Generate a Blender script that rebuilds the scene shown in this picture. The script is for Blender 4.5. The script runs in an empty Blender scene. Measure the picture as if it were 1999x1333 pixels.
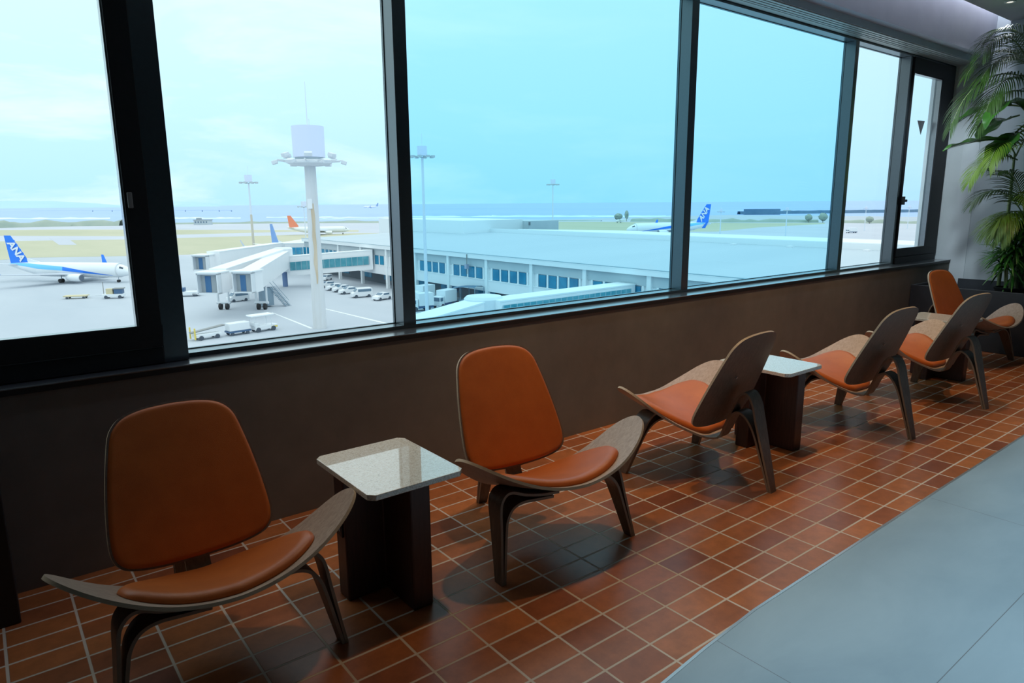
import bpy, bmesh, math, random
from mathutils import Vector, Matrix, noise
random.seed(7)
R = math.radians
sc = bpy.context.scene
COL = sc.collection

# ------------------------------------------------------------------ camera
FPX, YAW, PITCH, ROLL = 1339.70, 0.662471, 0.198803, -0.0073392
CAM = Vector((0.0, -2.97, 1.41336))
fw = Vector((math.sin(YAW)*math.cos(PITCH), math.cos(YAW)*math.cos(PITCH), -math.sin(PITCH)))
r0 = Vector((math.cos(YAW), -math.sin(YAW), 0)); u0 = r0.cross(fw)
rt = r0*math.cos(ROLL)+u0*math.sin(ROLL); up = -r0*math.sin(ROLL)+u0*math.cos(ROLL)
cam = bpy.data.cameras.new('camera'); co = bpy.data.objects.new('camera', cam); COL.objects.link(co)
cam.sensor_width = 36; cam.lens = FPX*36/1999; cam.clip_start = .05; cam.clip_end = 80000
m = Matrix((rt, up, -fw)).transposed().to_4x4(); m.translation = CAM; co.matrix_world = m
sc.camera = co

def ray(a, b): return rt*((a-999.5)/FPX)+up*(-(b-666.5)/FPX)+fw
def AT(a, b, z=-18.0):
    d = ray(a, b); return CAM+d*((z-CAM.z)/d.z)
def ATX(a, b, x):
    d = ray(a, b); return CAM+d*(x/d.x)
def HD(a, b, ref):                                                   # point seen at (a, b), as far away as ref
    d = ray(a, b); t = (Vector((ref[0], ref[1]))-CAM.xy).length/d.xy.length; return CAM+d*t

# ------------------------------------------------------------------ materials
MATS = {}
def mat(name, col, rough=.5, metal=0., spec=.5, **k):
    if name in MATS: return MATS[name]
    m = bpy.data.materials.new(name); m.use_nodes = True; MATS[name] = m
    b = m.node_tree.nodes['Principled BSDF']
    b.inputs['Base Color'].default_value = (*col, 1); b.inputs['Roughness'].default_value = rough
    b.inputs['Metallic'].default_value = metal; b.inputs['Specular IOR Level'].default_value = spec
    for kk, v in k.items(): b.inputs[kk.replace('_', ' ')].default_value = v
    return m
def nodes(m): return m.node_tree.nodes, m.node_tree.links, m.node_tree.nodes['Principled BSDF']
def N(m, t, **k):
    n = m.node_tree.nodes.new(t)
    for kk, v in k.items():
        if kk in n.inputs: n.inputs[kk].default_value = v
        else: setattr(n, kk, v)
    return n
def ramp(m, fac, stops):
    r = N(m, 'ShaderNodeValToRGB'); e = r.color_ramp.elements
    while len(e) < len(stops): e.new(.5)
    for el, (p, c) in zip(e, stops): el.position = p; el.color = (*c, 1)
    m.node_tree.links.new(fac, r.inputs[0]); return r
def mottled(name, c1, c2, scale=20, rough=.5, bump=0., detail=6, stretch=(1, 1, 1), spec=.5, rr=None, metal=0., coord='Object'):
    if name in MATS: return MATS[name]
    m = mat(name, c1, rough, metal, spec); ns, L, b = nodes(m)
    tc = N(m, 'ShaderNodeTexCoord'); mp = N(m, 'ShaderNodeMapping'); mp.inputs['Scale'].default_value = stretch
    L.new(tc.outputs[coord], mp.inputs[0])
    nz = N(m, 'ShaderNodeTexNoise', Scale=scale, Detail=detail, Roughness=.6); L.new(mp.outputs[0], nz.inputs['Vector'])
    r = ramp(m, nz.outputs['Fac'], [(.3, c1), (.7, c2)]); L.new(r.outputs[0], b.inputs['Base Color'])
    if bump:
        bp = N(m, 'ShaderNodeBump', Strength=bump, Distance=.01); L.new(nz.outputs['Fac'], bp.inputs['Height']); L.new(bp.outputs[0], b.inputs['Normal'])
    return m

def leather_mat():
    m = mottled('orange_leather', (.43, .100, .014), (.52, .128, .020), 9, .42, 0, 4, spec=.4); ns, L, b = nodes(m)
    tc = N(m, 'ShaderNodeTexCoord'); v = N(m, 'ShaderNodeTexVoronoi', Scale=420.0); L.new(tc.outputs['Object'], v.inputs['Vector'])
    bp = N(m, 'ShaderNodeBump', Strength=.12, Distance=.002); L.new(v.outputs['Distance'], bp.inputs['Height']); L.new(bp.outputs[0], b.inputs['Normal'])
    return m
def wood_mat(name, c1, c2, stretch, rough=.45, scale=9):
    if name in MATS: return MATS[name]
    m = mat(name, c1, rough); ns, L, b = nodes(m)
    tc = N(m, 'ShaderNodeTexCoord'); mp = N(m, 'ShaderNodeMapping'); mp.inputs['Scale'].default_value = stretch
    L.new(tc.outputs['Object'], mp.inputs[0])
    n1 = N(m, 'ShaderNodeTexNoise', Scale=scale, Detail=8., Roughness=.65, Distortion=.6); L.new(mp.outputs[0], n1.inputs['Vector'])
    n2 = N(m, 'ShaderNodeTexNoise', Scale=scale*9, Detail=3.); L.new(mp.outputs[0], n2.inputs['Vector'])
    mx = N(m, 'ShaderNodeMath', operation='MULTIPLY_ADD'); mx.inputs[1].default_value = .3; L.new(n2.outputs['Fac'], mx.inputs[0]); L.new(n1.outputs['Fac'], mx.inputs[2])
    r = ramp(m, mx.outputs[0], [(.42, c1), (.85, c2)]); L.new(r.outputs[0], b.inputs['Base Color'])
    return m
def granite_mat():
    m = mat('speckled_granite', (.5, .45, .36), .3, 0, .5, Coat_Weight=1.0, Coat_IOR=2.0, Coat_Roughness=.02); ns, L, b = nodes(m)
    tc = N(m, 'ShaderNodeTexCoord')
    v = N(m, 'ShaderNodeTexVoronoi', Scale=260.0); L.new(tc.outputs['Object'], v.inputs['Vector'])
    n = N(m, 'ShaderNodeTexNoise', Scale=150.0, Detail=4.); L.new(tc.outputs['Object'], n.inputs['Vector'])
    sp = N(m, 'ShaderNodeSeparateColor'); L.new(v.outputs['Color'], sp.inputs[0])
    ad = N(m, 'ShaderNodeMath', operation='MULTIPLY_ADD'); ad.inputs[1].default_value = .6; L.new(sp.outputs[0], ad.inputs[0]); L.new(n.outputs['Fac'], ad.inputs[2])
    r = ramp(m, ad.outputs[0], [(.30, (.20, .16, .12)), (.46, (.62, .51, .37)), (.75, (.76, .66, .51)), (1., (.86, .80, .69))]); L.new(r.outputs[0], b.inputs['Base Color'])
    return m
def tile_mat():
    PX, PY, X0, Y0, G = .20734, .108, 2.40907, -1.66576, .0085
    m = mat('terracotta_tiles', (.3, .1, .04), .38, 0, .45); ns, L, b = nodes(m)
    g = N(m, 'ShaderNodeNewGeometry'); s = N(m, 'ShaderNodeSeparateXYZ'); L.new(g.outputs['Position'], s.inputs[0])
    def mth(op, a, bb=None, c=None):
        n = N(m, 'ShaderNodeMath', operation=op)
        for i, q in enumerate((a, bb, c)):
            if q is None: continue
            if isinstance(q, (int, float)): n.inputs[i].default_value = q
            else: L.new(q, n.inputs[i])
        return n.outputs[0]
    wob = N(m, 'ShaderNodeTexNoise', Scale=3.0, Detail=2.); L.new(g.outputs['Position'], wob.inputs['Vector'])
    tx = mth('DIVIDE', mth('SUBTRACT', s.outputs[0], X0), PX); ty = mth('DIVIDE', mth('SUBTRACT', s.outputs[1], Y0), PY)
    def edge(t, P): return mth('MULTIPLY', mth('SUBTRACT', .5, mth('ABSOLUTE', mth('SUBTRACT', mth('FRACT', t), .5))), P)
    e = mth('MINIMUM', edge(tx, PX), edge(ty, PY))
    e = mth('ADD', e, mth('MULTIPLY', mth('SUBTRACT', wob.outputs['Fac'], .5), .002))
    mask = N(m, 'ShaderNodeMapRange'); L.new(e, mask.inputs[0]); mask.inputs[1].default_value = G*.5-.001; mask.inputs[2].default_value = G*.5+.001
    cb = N(m, 'ShaderNodeCombineXYZ'); L.new(mth('FLOOR', tx), cb.inputs[0]); L.new(mth('FLOOR', ty), cb.inputs[1])
    wn = N(m, 'ShaderNodeTexWhiteNoise', noise_dimensions='2D'); L.new(cb.outputs[0], wn.inputs['Vector'])
    rc = ramp(m, wn.outputs['Value'], [(0, (.21, .062, .029)), (.07, (.29, .086, .032)), (.45, (.35, .110, .034)), (1, (.45, .150, .046))])
    nz = N(m, 'ShaderNodeTexNoise', Scale=14.0, Detail=6., Roughness=.7); L.new(g.outputs['Position'], nz.inputs['Vector'])
    rz = ramp(m, nz.outputs['Fac'], [(.3, (.72, .7, .68)), (.7, (1.12, 1.1, 1.1))])
    mx = N(m, 'ShaderNodeMixRGB', blend_type='MULTIPLY'); mx.inputs[0].default_value = 1; L.new(rc.outputs[0], mx.inputs[1]); L.new(rz.outputs[0], mx.inputs[2])
    fin = N(m, 'ShaderNodeMixRGB'); L.new(mask.outputs[0], fin.inputs[0]); fin.inputs[1].default_value = (.52, .43, .34, 1); L.new(mx.outputs[0], fin.inputs[2])
    L.new(fin.outputs[0], b.inputs['Base Color'])
    ro = N(m, 'ShaderNodeMapRange'); L.new(mask.outputs[0], ro.inputs[0]); ro.inputs[3].default_value = .8; ro.inputs[4].default_value = .33; L.new(ro.outputs[0], b.inputs['Roughness'])
    bp = N(m, 'ShaderNodeBump', Strength=.5, Distance=.003); L.new(mask.outputs[0], bp.inputs['Height']); L.new(bp.outputs[0], b.inputs['Normal'])
    return m
def grey_floor_mat():
    m = mat('grey_porcelain', (.3, .32, .33), .42, 0, .5); ns, L, b = nodes(m)
    g = N(m, 'ShaderNodeNewGeometry'); mp = N(m, 'ShaderNodeMapping'); mp.inputs['Scale'].default_value = (1, 2.2, 1); L.new(g.outputs['Position'], mp.inputs[0])
    n1 = N(m, 'ShaderNodeTexNoise', Scale=1.6, Detail=9., Roughness=.62, Distortion=.4); L.new(mp.outputs[0], n1.inputs['Vector'])
    r = ramp(m, n1.outputs['Fac'], [(.3, (.215, .305, .36)), (.7, (.275, .375, .43))])
    s = N(m, 'ShaderNodeSeparateXYZ'); L.new(g.outputs['Position'], s.inputs[0])
    def mth(op, a, bb):
        n = N(m, 'ShaderNodeMath', operation=op)
        for i, q in enumerate((a, bb)):
            if isinstance(q, (int, float)): n.inputs[i].default_value = q
            else: L.new(q, n.inputs[i])
        return n.outputs[0]
    def edge(o, o0, P):
        f = mth('FRACT', mth('DIVIDE', mth('SUBTRACT', o, o0), P), 0); return mth('MULTIPLY', mth('SUBTRACT', .5, mth('ABSOLUTE', mth('SUBTRACT', f, .5), 0)), P)
    ey = edge(s.outputs[1], -2.322, .6); ex = edge(s.outputs[0], 1.765, 1.74)
    mm = N(m, 'ShaderNodeMapRange'); L.new(mth('MINIMUM', ex, ey), mm.inputs[0]); mm.inputs[1].default_value = .0006; mm.inputs[2].default_value = .0018
    fin = N(m, 'ShaderNodeMixRGB'); L.new(mm.outputs[0], fin.inputs[0]); fin.inputs[1].default_value = (.12, .14, .15, 1); L.new(r.outputs[0], fin.inputs[2])
    L.new(fin.outputs[0], b.inputs['Base Color'])
    return m
def glass_mat(name, tint, refl=.06):
    m = bpy.data.materials.new(name); m.use_nodes = True; MATS[name] = m; nt = m.node_tree; nt.nodes.clear()
    o = nt.nodes.new('ShaderNodeOutputMaterial'); mx = nt.nodes.new('ShaderNodeMixShader'); t = nt.nodes.new('ShaderNodeBsdfTransparent'); g = nt.nodes.new('ShaderNodeBsdfGlossy')
    t.inputs[0].default_value = (*tint, 1); g.inputs['Roughness'].default_value = .01; g.inputs[0].default_value = (.9, .95, 1, 1)
    lw = nt.nodes.new('ShaderNodeLayerWeight'); pw = nt.nodes.new('ShaderNodeMath'); pw.operation = 'POWER'; pw.inputs[1].default_value = 5; ma = nt.nodes.new('ShaderNodeMath'); ma.operation = 'MULTIPLY_ADD'; ma.inputs[1].default_value = .35; ma.inputs[2].default_value = .02
    nt.links.new(lw.outputs['Facing'], pw.inputs[0]); nt.links.new(pw.outputs[0], ma.inputs[0]); nt.links.new(ma.outputs[0], mx.inputs[0]); nt.links.new(t.outputs[0], mx.inputs[1]); nt.links.new(g.outputs[0], mx.inputs[2]); nt.links.new(mx.outputs[0], o.inputs[0])
    return m

LEATHER = leather_mat()
WALNUT = wood_mat('walnut_veneer', (.27, .18, .125), (.46, .34, .26), (1.2, 9, 9), .42)
WALNUT_B = wood_mat('walnut_veneer_back', (.11, .07, .05), (.19, .13, .095), (9, 9, 1.2), .42)
PLYEDGE = mottled('plywood_edge', (.42, .31, .20), (.56, .44, .31), 30, .55, stretch=(1, 1, 20))
LEGWOOD = wood_mat('leg_veneer', (.10, .062, .040), (.19, .125, .085), (9, 9, 1.0), .45)
TABLEWOOD = wood_mat('dark_table_veneer', (.040, .020, .017), (.075, .038, .030), (14, 14, 1.0), .38)
GRANITE = granite_mat()
BLACKMET = mottled('charcoal_aluminium', (.022, .026, .030), (.028, .033, .038), 60, .35, spec=.5)
for kk, v in (('Coat Weight', 1), ('Coat IOR', 1.85), ('Coat Roughness', .24), ('Coat Tint', (.72, .90, 1, 1))): BLACKMET.node_tree.nodes['Principled BSDF'].inputs[kk].default_value = v
SILLMET = mottled('charcoal_sill', (.06, .07, .082), (.075, .087, .10), 40, .28, spec=.6)
for kk, v in (('Coat Weight', 1), ('Coat IOR', 2.2), ('Coat Roughness', .18)): SILLMET.node_tree.nodes['Principled BSDF'].inputs[kk].default_value = v
PLASTER = mottled('warm_taupe_plaster', (.185, .174, .160), (.225, .208, .190), 6, .9, .06, 8, spec=.2)
GREYWALL = mottled('pale_grey_paint', (.46, .525, .55), (.50, .57, .595), 5, .85, .03, spec=.2)
REVEAL = mottled('window_lit_reveal_tone', (.60, .68, .71), (.64, .72, .75), 5, .85, .03, spec=.2)  # lighter than the end wall: window light on the reveal painted in
CEILM = mottled('grey_ceiling_paint', (.40, .40, .39), (.44, .44, .43), 5, .9, spec=.2)
FASCIA = mottled('lilac_grey_paint', (.46, .48, .55), (.51, .53, .60), 5, .85, spec=.2)
SOFFIT = mat('blind_rail_aluminium', (.42, .46, .45), .4, .3)
SLOT = mat('rail_slot_dark', (.10, .11, .11), .6)
BLACK = mat('black_lacquer', (.012, .013, .015), .45)
PLANTER = mottled('charcoal_planter', (.035, .042, .05), (.045, .052, .062), 12, .55)
SOIL = mottled('dark_soil', (.02, .014, .01), (.05, .036, .025), 60, .95, .8)
STEELTRIM = mat('brushed_strip', (.55, .58, .6), .3, .8)
RUBBER = mat('black_rubber', (.02, .02, .022), .6)
SASHM = mottled('matt_charcoal_sash', (.016, .019, .022), (.020, .024, .028), 60, .55, spec=.25)
GREYPL = mat('grey_plastic', (.25, .26, .26), .5)

# ------------------------------------------------------------------ mesh helpers
class MB:
    def __init__(s): s.v, s.f, s.m = [], [], []
    def add(s, vs, fs, mi=0):
        o = len(s.v); s.v += [tuple(q) for q in vs]
        for f in fs: s.f.append(tuple(i+o for i in f)); s.m.append(mi)
    def box(s, a, b, mi=0):
        x0, y0, z0 = a; x1, y1, z1 = b
        s.add([(x0, y0, z0), (x1, y0, z0), (x1, y1, z0), (x0, y1, z0), (x0, y0, z1), (x1, y0, z1), (x1, y1, z1), (x0, y1, z1)],
              [(0, 3, 2, 1), (4, 5, 6, 7), (0, 1, 5, 4), (1, 2, 6, 5), (2, 3, 7, 6), (3, 0, 4, 7)], mi); return s
    def cbox(s, c, d, mi=0): return s.box([c[i]-d[i]/2 for i in range(3)], [c[i]+d[i]/2 for i in range(3)], mi)
    def prism(s, poly, z0, z1, mi=0):
        n = len(poly); s.add([(x, y, z0) for x, y in poly]+[(x, y, z1) for x, y in poly],
              [tuple(range(n-1, -1, -1)), tuple(range(n, 2*n))]+[(i, (i+1) % n, n+(i+1) % n, n+i) for i in range(n)], mi); return s
    def slab(s, quad, th, mi=0):                                     # planar polygon in 3D given thickness along its normal
        q = [Vector(p) for p in quad]; n = (q[1]-q[0]).cross(q[2]-q[0]).normalized()*th; k = len(q)
        s.add([tuple(p) for p in q]+[tuple(p+n) for p in q], [tuple(range(k-1, -1, -1)), tuple(range(k, 2*k))]+[(i, (i+1) % k, k+(i+1) % k, k+i) for i in range(k)], mi); return s
    def tube(s, pts, rad, n=10, mi=0, cap=True):
        pts = [Vector(p) for p in pts]; k = len(pts); rads = rad if isinstance(rad, (list, tuple)) else [rad]*k
        o = len(s.v); prev = None
        for i, p in enumerate(pts):
            d = (pts[min(i+1, k-1)]-pts[max(i-1, 0)]).normalized()
            a = prev if prev is not None else (Vector((0, 0, 1)) if abs(d.z) < .9 else Vector((1, 0, 0)))
            a = (a-d*a.dot(d)).normalized(); b = d.cross(a); prev = a
            for j in range(n):
                t = 2*math.pi*j/n; s.v.append(tuple(p+(a*math.cos(t)+b*math.sin(t))*rads[i]))
        for i in range(k-1):
            for j in range(n): s.f.append((o+i*n+j, o+i*n+(j+1) % n, o+(i+1)*n+(j+1) % n, o+(i+1)*n+j)); s.m.append(mi)
        if cap:
            s.f.append(tuple(o+j for j in range(n-1, -1, -1))); s.m.append(mi); s.f.append(tuple(o+(k-1)*n+j for j in range(n))); s.m.append(mi)
        return s
    def lathe(s, prof, c=(0, 0, 0), n=24, mi=0):
        o = len(s.v)
        for r, z in prof:
            for j in range(n): t = 2*math.pi*j/n; s.v.append((c[0]+r*math.cos(t), c[1]+r*math.sin(t), c[2]+z))
        for i in range(len(prof)-1):
            for j in range(n): s.f.append((o+i*n+j, o+i*n+(j+1) % n, o+(i+1)*n+(j+1) % n, o+(i+1)*n+j)); s.m.append(mi)
        s.f.append(tuple(o+j for j in range(n-1, -1, -1))); s.m.append(mi); s.f.append(tuple(o+(len(prof)-1)*n+j for j in range(n))); s.m.append(mi)
        return s
    def grid(s, P, mi=0, closed=False):                              # P[i][j] points
        o = len(s.v); a = len(P); b = len(P[0])
        for row in P: s.v += [tuple(q) for q in row]
        for i in range(a-1):
            for j in range(b if closed else b-1): s.f.append((o+i*b+j, o+i*b+(j+1) % b, o+(i+1)*b+(j+1) % b, o+(i+1)*b+j)); s.m.append(mi)
        return s
    def build(s, name, mats, parent=None, smooth=False, bevel=0, loc=None, rot=None, sub=0):
        me = bpy.data.meshes.new(name); me.from_pydata(s.v, [], s.f)
        for m in (mats if isinstance(mats, (list, tuple)) else [mats]): me.materials.append(m)
        for p, i in zip(me.polygons, s.m): p.material_index = i
        bm = bmesh.new(); bm.from_mesh(me); bmesh.ops.remove_doubles(bm, verts=bm.verts, dist=1e-6)
        bmesh.ops.dissolve_degenerate(bm, edges=bm.edges, dist=1e-7); bmesh.ops.recalc_face_normals(bm, faces=bm.faces); bm.to_mesh(me); bm.free()
        o = bpy.data.objects.new(name, me); COL.objects.link(o)
        if parent: o.parent = parent
        if loc: o.location = loc
        if rot is not None: o.rotation_euler = (0, 0, rot)
        if smooth:
            for p in me.polygons: p.use_smooth = True
            if smooth != 'all':
                e = o.modifiers.new('split', 'EDGE_SPLIT'); e.split_angle = R(38)
        if bevel:
            b = o.modifiers.new('bevel', 'BEVEL'); b.width = bevel; b.segments = 2; b.limit_method = 'ANGLE'; b.angle_limit = R(40)
        if sub: q = o.modifiers.new('subsurf', 'SUBSURF'); q.levels = sub; q.render_levels = sub
        return o

def tag(o, label=None, cat=None, group=None, kind=None):
    for k, v in (('label', label), ('category', cat), ('group', group), ('kind', kind)):
        if v: o[k] = v
    return o
def empty(name, loc=(0, 0, 0), rz=0., label=None, cat=None, group=None, kind=None):
    o = bpy.data.objects.new(name, None); COL.objects.link(o); o.location = loc; o.rotation_euler = (0, 0, rz); o.empty_display_size = .1
    return tag(o, label, cat, group, kind)
def copy_tree(o, parent=None):
    c = o.copy(); COL.objects.link(c)
    if parent: c.parent = parent
    for ch in [q for q in bpy.data.objects if q.parent == o]: copy_tree(ch, c)
    return c
def struct(o): o['kind'] = 'structure'; return o
def spline(pts, n=8):                                                # Catmull-Rom through pts
    P = [Vector(p) for p in pts]; out = []
    for i in range(len(P)-1):
        a = P[i-1] if i else P[0]*2-P[1]; b, c = P[i], P[i+1]; d = P[i+2] if i+2 < len(P) else P[-1]*2-P[-2]
        for k in range(n):
            t = k/n; out.append(.5*((2*b)+(c-a)*t+(2*a-5*b+4*c-d)*t*t+(3*b-a-3*c+d)*t**3))
    out.append(P[-1]); return out

# ------------------------------------------------------------------ room shell
SILL, HEAD, YF, YG = .78, 2.752, .127, .222
GX0, GX1 = -3.2, 8.30
kx = [(-6., -2.03), (1.40, -1.815), (1.70, -1.785), (2.02, -1.762), (3.66, -1.745), (4.94, -1.737), (10, -1.73)]
mb = MB(); mb.prism([(-3.2, .25)]+[(max(x, -3.2), y) for x, y in kx if x > -7 and x < 8.7][:-1]+[(8.7, -1.732), (8.7, .25)], -.25, 0)
struct(mb.build('floor_terracotta', tile_mat()))
mb = MB(); mb.prism([(-3.2, -8.2)]+[(8.7, -8.2), (8.7, -1.742)]+[(max(x, -3.2), y-.010) for x, y in reversed(kx[:-1])], -.25, 0)
struct(mb.build('floor_grey', grey_floor_mat()))
mb = MB(); pts = [(max(x, -3.2), y) for x, y in kx[:-1]]+[(8.7, -1.732)]
mb.prism([(x, y) for x, y in pts]+[(x, y-.010) for x, y in reversed(pts)], -.25, .0012)
struct(mb.build('trim_1', STEELTRIM))
mb = MB(); mb.prism([(-3.2, .0), (8.366, 0), (8.366, .26), (-3.2, .26)], 0, .752); mb.box((-3.2, .021, .752), (8.36, .26, .774)); struct(mb.build('wall_window', PLASTER))
mb = MB(); mb.box((-3.2, -.008, .774), (8.37, .30, SILL)); struct(mb.build('trim_2', SILLMET, bevel=.0015))
mb = MB(); mb.box((-3.2, -.006, .752), (8.368, .02, .774)); struct(mb.build('trim_17', mat('sill_lip_black', (.015, .016, .018), .5)))
# reveal and end wall
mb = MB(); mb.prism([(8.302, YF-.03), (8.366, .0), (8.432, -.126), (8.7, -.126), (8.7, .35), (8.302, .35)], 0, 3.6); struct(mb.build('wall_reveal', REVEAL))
mb = MB(); mb.box((8.44, -8.2, 0), (8.7, -.126, 3.9)); struct(mb.build('wall_right', GREYWALL))
mb = MB(); mb.box((-3.4, -8.2, 0), (-3.2, .35, 3.9)); struct(mb.build('wall_left', PLASTER))
mb = MB(); mb.box((-3.4, -8.4, 0), (8.7, -8.2, 3.9)); struct(mb.build('wall_back', PLASTER))
# ceiling, fascia, soffit
mb = MB(); mb.box((-3.2, -8.2, 3.157), (8.44, -.265, 3.19)); struct(mb.build('ceiling', CEILM))
mb = MB(); mb.box((-3.4, -8.4, 3.9), (8.7, .35, 4.0)); struct(mb.build('ceiling_slab', CEILM))
mb = MB(); mb.box((-3.2, -.15, 2.832), (8.44, .35, 3.9)); struct(mb.build('wall_fascia', FASCIA))
mb = MB(); mb.box((-3.2, -.068, 2.778), (8.42, .30, 2.832)); struct(mb.build('trim_3', GREYWALL))
for k, (y0, y1) in enumerate(((-.062, -.038), (-.028, -.006), (.004, .030), (.040, .060))):
    mb = MB(); mb.box((-3.2, y0, 2.770), (8.40, y1, 2.7785)); struct(mb.build('trim_%d' % (4+k), SOFFIT if k != 3 else SOFFIT, bevel=.002))
mb = MB(); mb.box((-3.2, .062, 2.768), (8.40, .118, 2.7785)); struct(mb.build('trim_8', SOFFIT, bevel=.002))
# window frame: head, bottom rail, mullions
mb = MB(); mb.box((-3.2, YF, HEAD), (8.30, .24, 2.778)); struct(mb.build('trim_9', BLACKMET))
mb = MB(); mb.box((-3.2, YF, SILL), (8.30, .238, .798)); struct(mb.build('trim_10', BLACKMET))
mull = [(.567, .660), (1.709, 1.782), (3.949, 4.022), (6.164, 6.223), (7.236, 7.292)]
for k, (a, b) in enumerate(mull):
    mb = MB(); mb.box((a, .075 if k == 0 else YF, .782 if k == 0 else .798), (b, .238, HEAD)); struct(mb.build('trim_%d' % (11+k), BLACKMET, bevel=.002))
mb = MB(); mb.box((8.262, YF, .798), (8.302, .30, HEAD)); struct(mb.build('trim_16', BLACKMET))

G_CLEAR = glass_mat('clear_glass', (.985, 1.0, 1.0)); G_TINT = glass_mat('blue_tinted_glass', (.74, .94, 1.0))
def pane(n, x0, x1, z0, z1, gm, parent, y=YG):
    mb = MB(); mb.box((x0, y, z0), (x1, y+.012, z1)); return mb.build('glass_pane', gm, parent)
def beads(x0, x1, z0, z1, parent, w=.004):
    mb = MB(); y0, y1 = YG-.004, YG+.013
    mb.box((x0, y0, z0), (x0+w, y1, z1)); mb.box((x1-w, y0, z0), (x1, y1, z1)); mb.box((x0, y0, z0), (x1, y1, z0+w)); mb.box((x0, y0, z1-w), (x1, y1, z1))
    return mb.build('glazing_bead', BLACKMET, parent)
bays = [(-3.2, .578), (.660, 1.709), (1.782, 3.949), (4.022, 6.164), (6.223, 7.236), (7.292, 8.262)]
WIN = []
for k, (a, b) in enumerate(bays):
    w = empty('window_%d' % (k+1), ((a+b)/2, YG, SILL)); struct(w); WIN.append(w)
    inv = Matrix.Translation(-w.location)
    if k in (0, 5):
        # operable sash: a deep inner frame
        x0, x1 = (a, b) if k else (-.95, .566)
        sw = .082
        yi = .058 if k == 0 else .112
        zb0, zb1, zt0 = .783, (.938 if k == 0 else .932), (2.66 if k == 0 else 2.612)
        sl = .125 if k == 0 else .022; sr = sw if k == 0 else .275
        if k == 5: sl, sr = .022, .288
        mb = MB(); ye = yi+.06; mb.box((x0, yi, .853), (x1, ye, zb1)); mb.box((x0, yi, zt0), (x1, ye, HEAD)); mb.box((x1-sr, yi, zb1), (x1, ye, zt0)); mb.box((x0, yi, zb1), (x0+sl, ye, zt0)); mb.box((x0, yi+.003, zb0), (x1, ye, .850))
        o = mb.build('sash', SASHM, w, bevel=.004); o.matrix_parent_inverse = inv
        mb = MB(); y = yi-.002
        gx0, gx1 = x0+sl, x1-sr
        for aa, bb in (((gx0, yi+.01, zb1), (gx0+.006, yi+.055, zt0)), ((gx1-.006, yi+.01, zb1), (gx1, yi+.055, zt0)), ((gx0, yi+.01, zb1), (gx1, yi+.055, zb1+.006)), ((gx0, yi+.01, zt0-.006), (gx1, yi+.055, zt0))): mb.box(aa, bb)
        o = mb.build('gasket', SILLMET, w); o.matrix_parent_inverse = inv
        o = pane(k, gx0, gx1, zb1, zt0, G_CLEAR, w, yi+.035); o.matrix_parent_inverse = inv
        if k == 0:
            mb = MB(); mb.box((x1-.072, yi-.010, 1.405), (x1-.054, yi, 1.465)); o = mb.build('latch', GREYPL, w, bevel=.003); o.matrix_parent_inverse = inv
            mb = MB(); mb.box((-3.2, yi, zb0), (-.952, .25, 2.75)); o = mb.build('blank_panel', SASHM, w); o.matrix_parent_inverse = inv
        else:
            mb = MB(); mb.box((gx0-.02, yi-.03, 1.37), (gx0-.004, yi, 1.45)); mb.tube([(gx0-.012, yi-.028, 1.41), (gx0-.012, yi-.05, 1.41)], .012); o = mb.build('latch', BLACK, w); o.matrix_parent_inverse = inv
    else:
        o = beads(a, b, .798, HEAD, w); o.matrix_parent_inverse = inv
        o = pane(k, a+.004, b-.004, .802, HEAD-.004, G_TINT if k in (2, 3) else G_CLEAR, w); o.matrix_parent_inverse = inv
# triangle mark on last window
c = [ATX(a, b, 1) for a, b in ((1790, 235), (1805, 236.5), (1796.5, 263))]
def onY(a, b, y): d = ray(a, b); return CAM+d*((y-CAM.y)/d.y)
q = [onY(a, b, YG-.001) for a, b in ((1791, 235), (1805.5, 236), (1797, 263.5))]
mb = MB(); mb.slab([(p.x, YG-.0015, p.z) for p in q], .0012); tag(mb.build('triangle_marker', mat('marker_backing', (.20, .20, .215), .6)), 'small grey inverted triangle sticker on the narrow far right window pane', 'sticker')

# ceiling downlight near the far corner
p = AT(1972, 3, 3.157)
dl = empty('ceiling_downlight', (p.x, p.y, 3.157), 0, 'small round downlight in the ceiling above the palm planter', 'ceiling light')
mb = MB(); mb.lathe([(.0001, 0), (.045, 0), (.045, -.006), (.03, -.008), (.028, -.002)], n=20); mb.build('trim_ring', mat('white_ring', (.6, .6, .6), .4), dl)
mb = MB(); mb.lathe([(.026, -.003), (.0001, -.004)], n=16); mb.build('lens', mat('lamp_lens', (.8, .8, .75), .2, Emission_Color=(1, .9, .75, 1), Emission_Strength=1.5), dl)

# ------------------------------------------------------------------ shell chairs
def outline_shell(half, zf, thick, nx=40, ny=14, nrm=None):
    """half outline (x>=0) from rear centre round the tip to front centre; returns bmesh-like MB with top, bottom and edge (slot 1)."""
    H = spline([(x, y, 0) for x, y in half], 10); xm = max(p.x for p in H); it = max(range(len(H)), key=lambda i: H[i].x)
    back = H[:it+1]; front = H[it:][::-1]
    def interp(L, x):
        for a, b in zip(L, L[1:]):
            if a.x <= x <= b.x+1e-9:
                t = 0 if b.x-a.x < 1e-9 else (x-a.x)/(b.x-a.x); return a.y+(b.y-a.y)*t
        return L[-1].y
    cols = []
    for i in range(-nx, nx+1):
        x = xm*math.sin(i/nx*math.pi/2); ax = min(abs(x), xm-1e-6); yb, yf_ = interp(back, ax), interp(front, ax)
        cols.append([(x, yb+(yf_-yb)*j/ny) for j in range(ny+1)])
    return cols, xm
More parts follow.
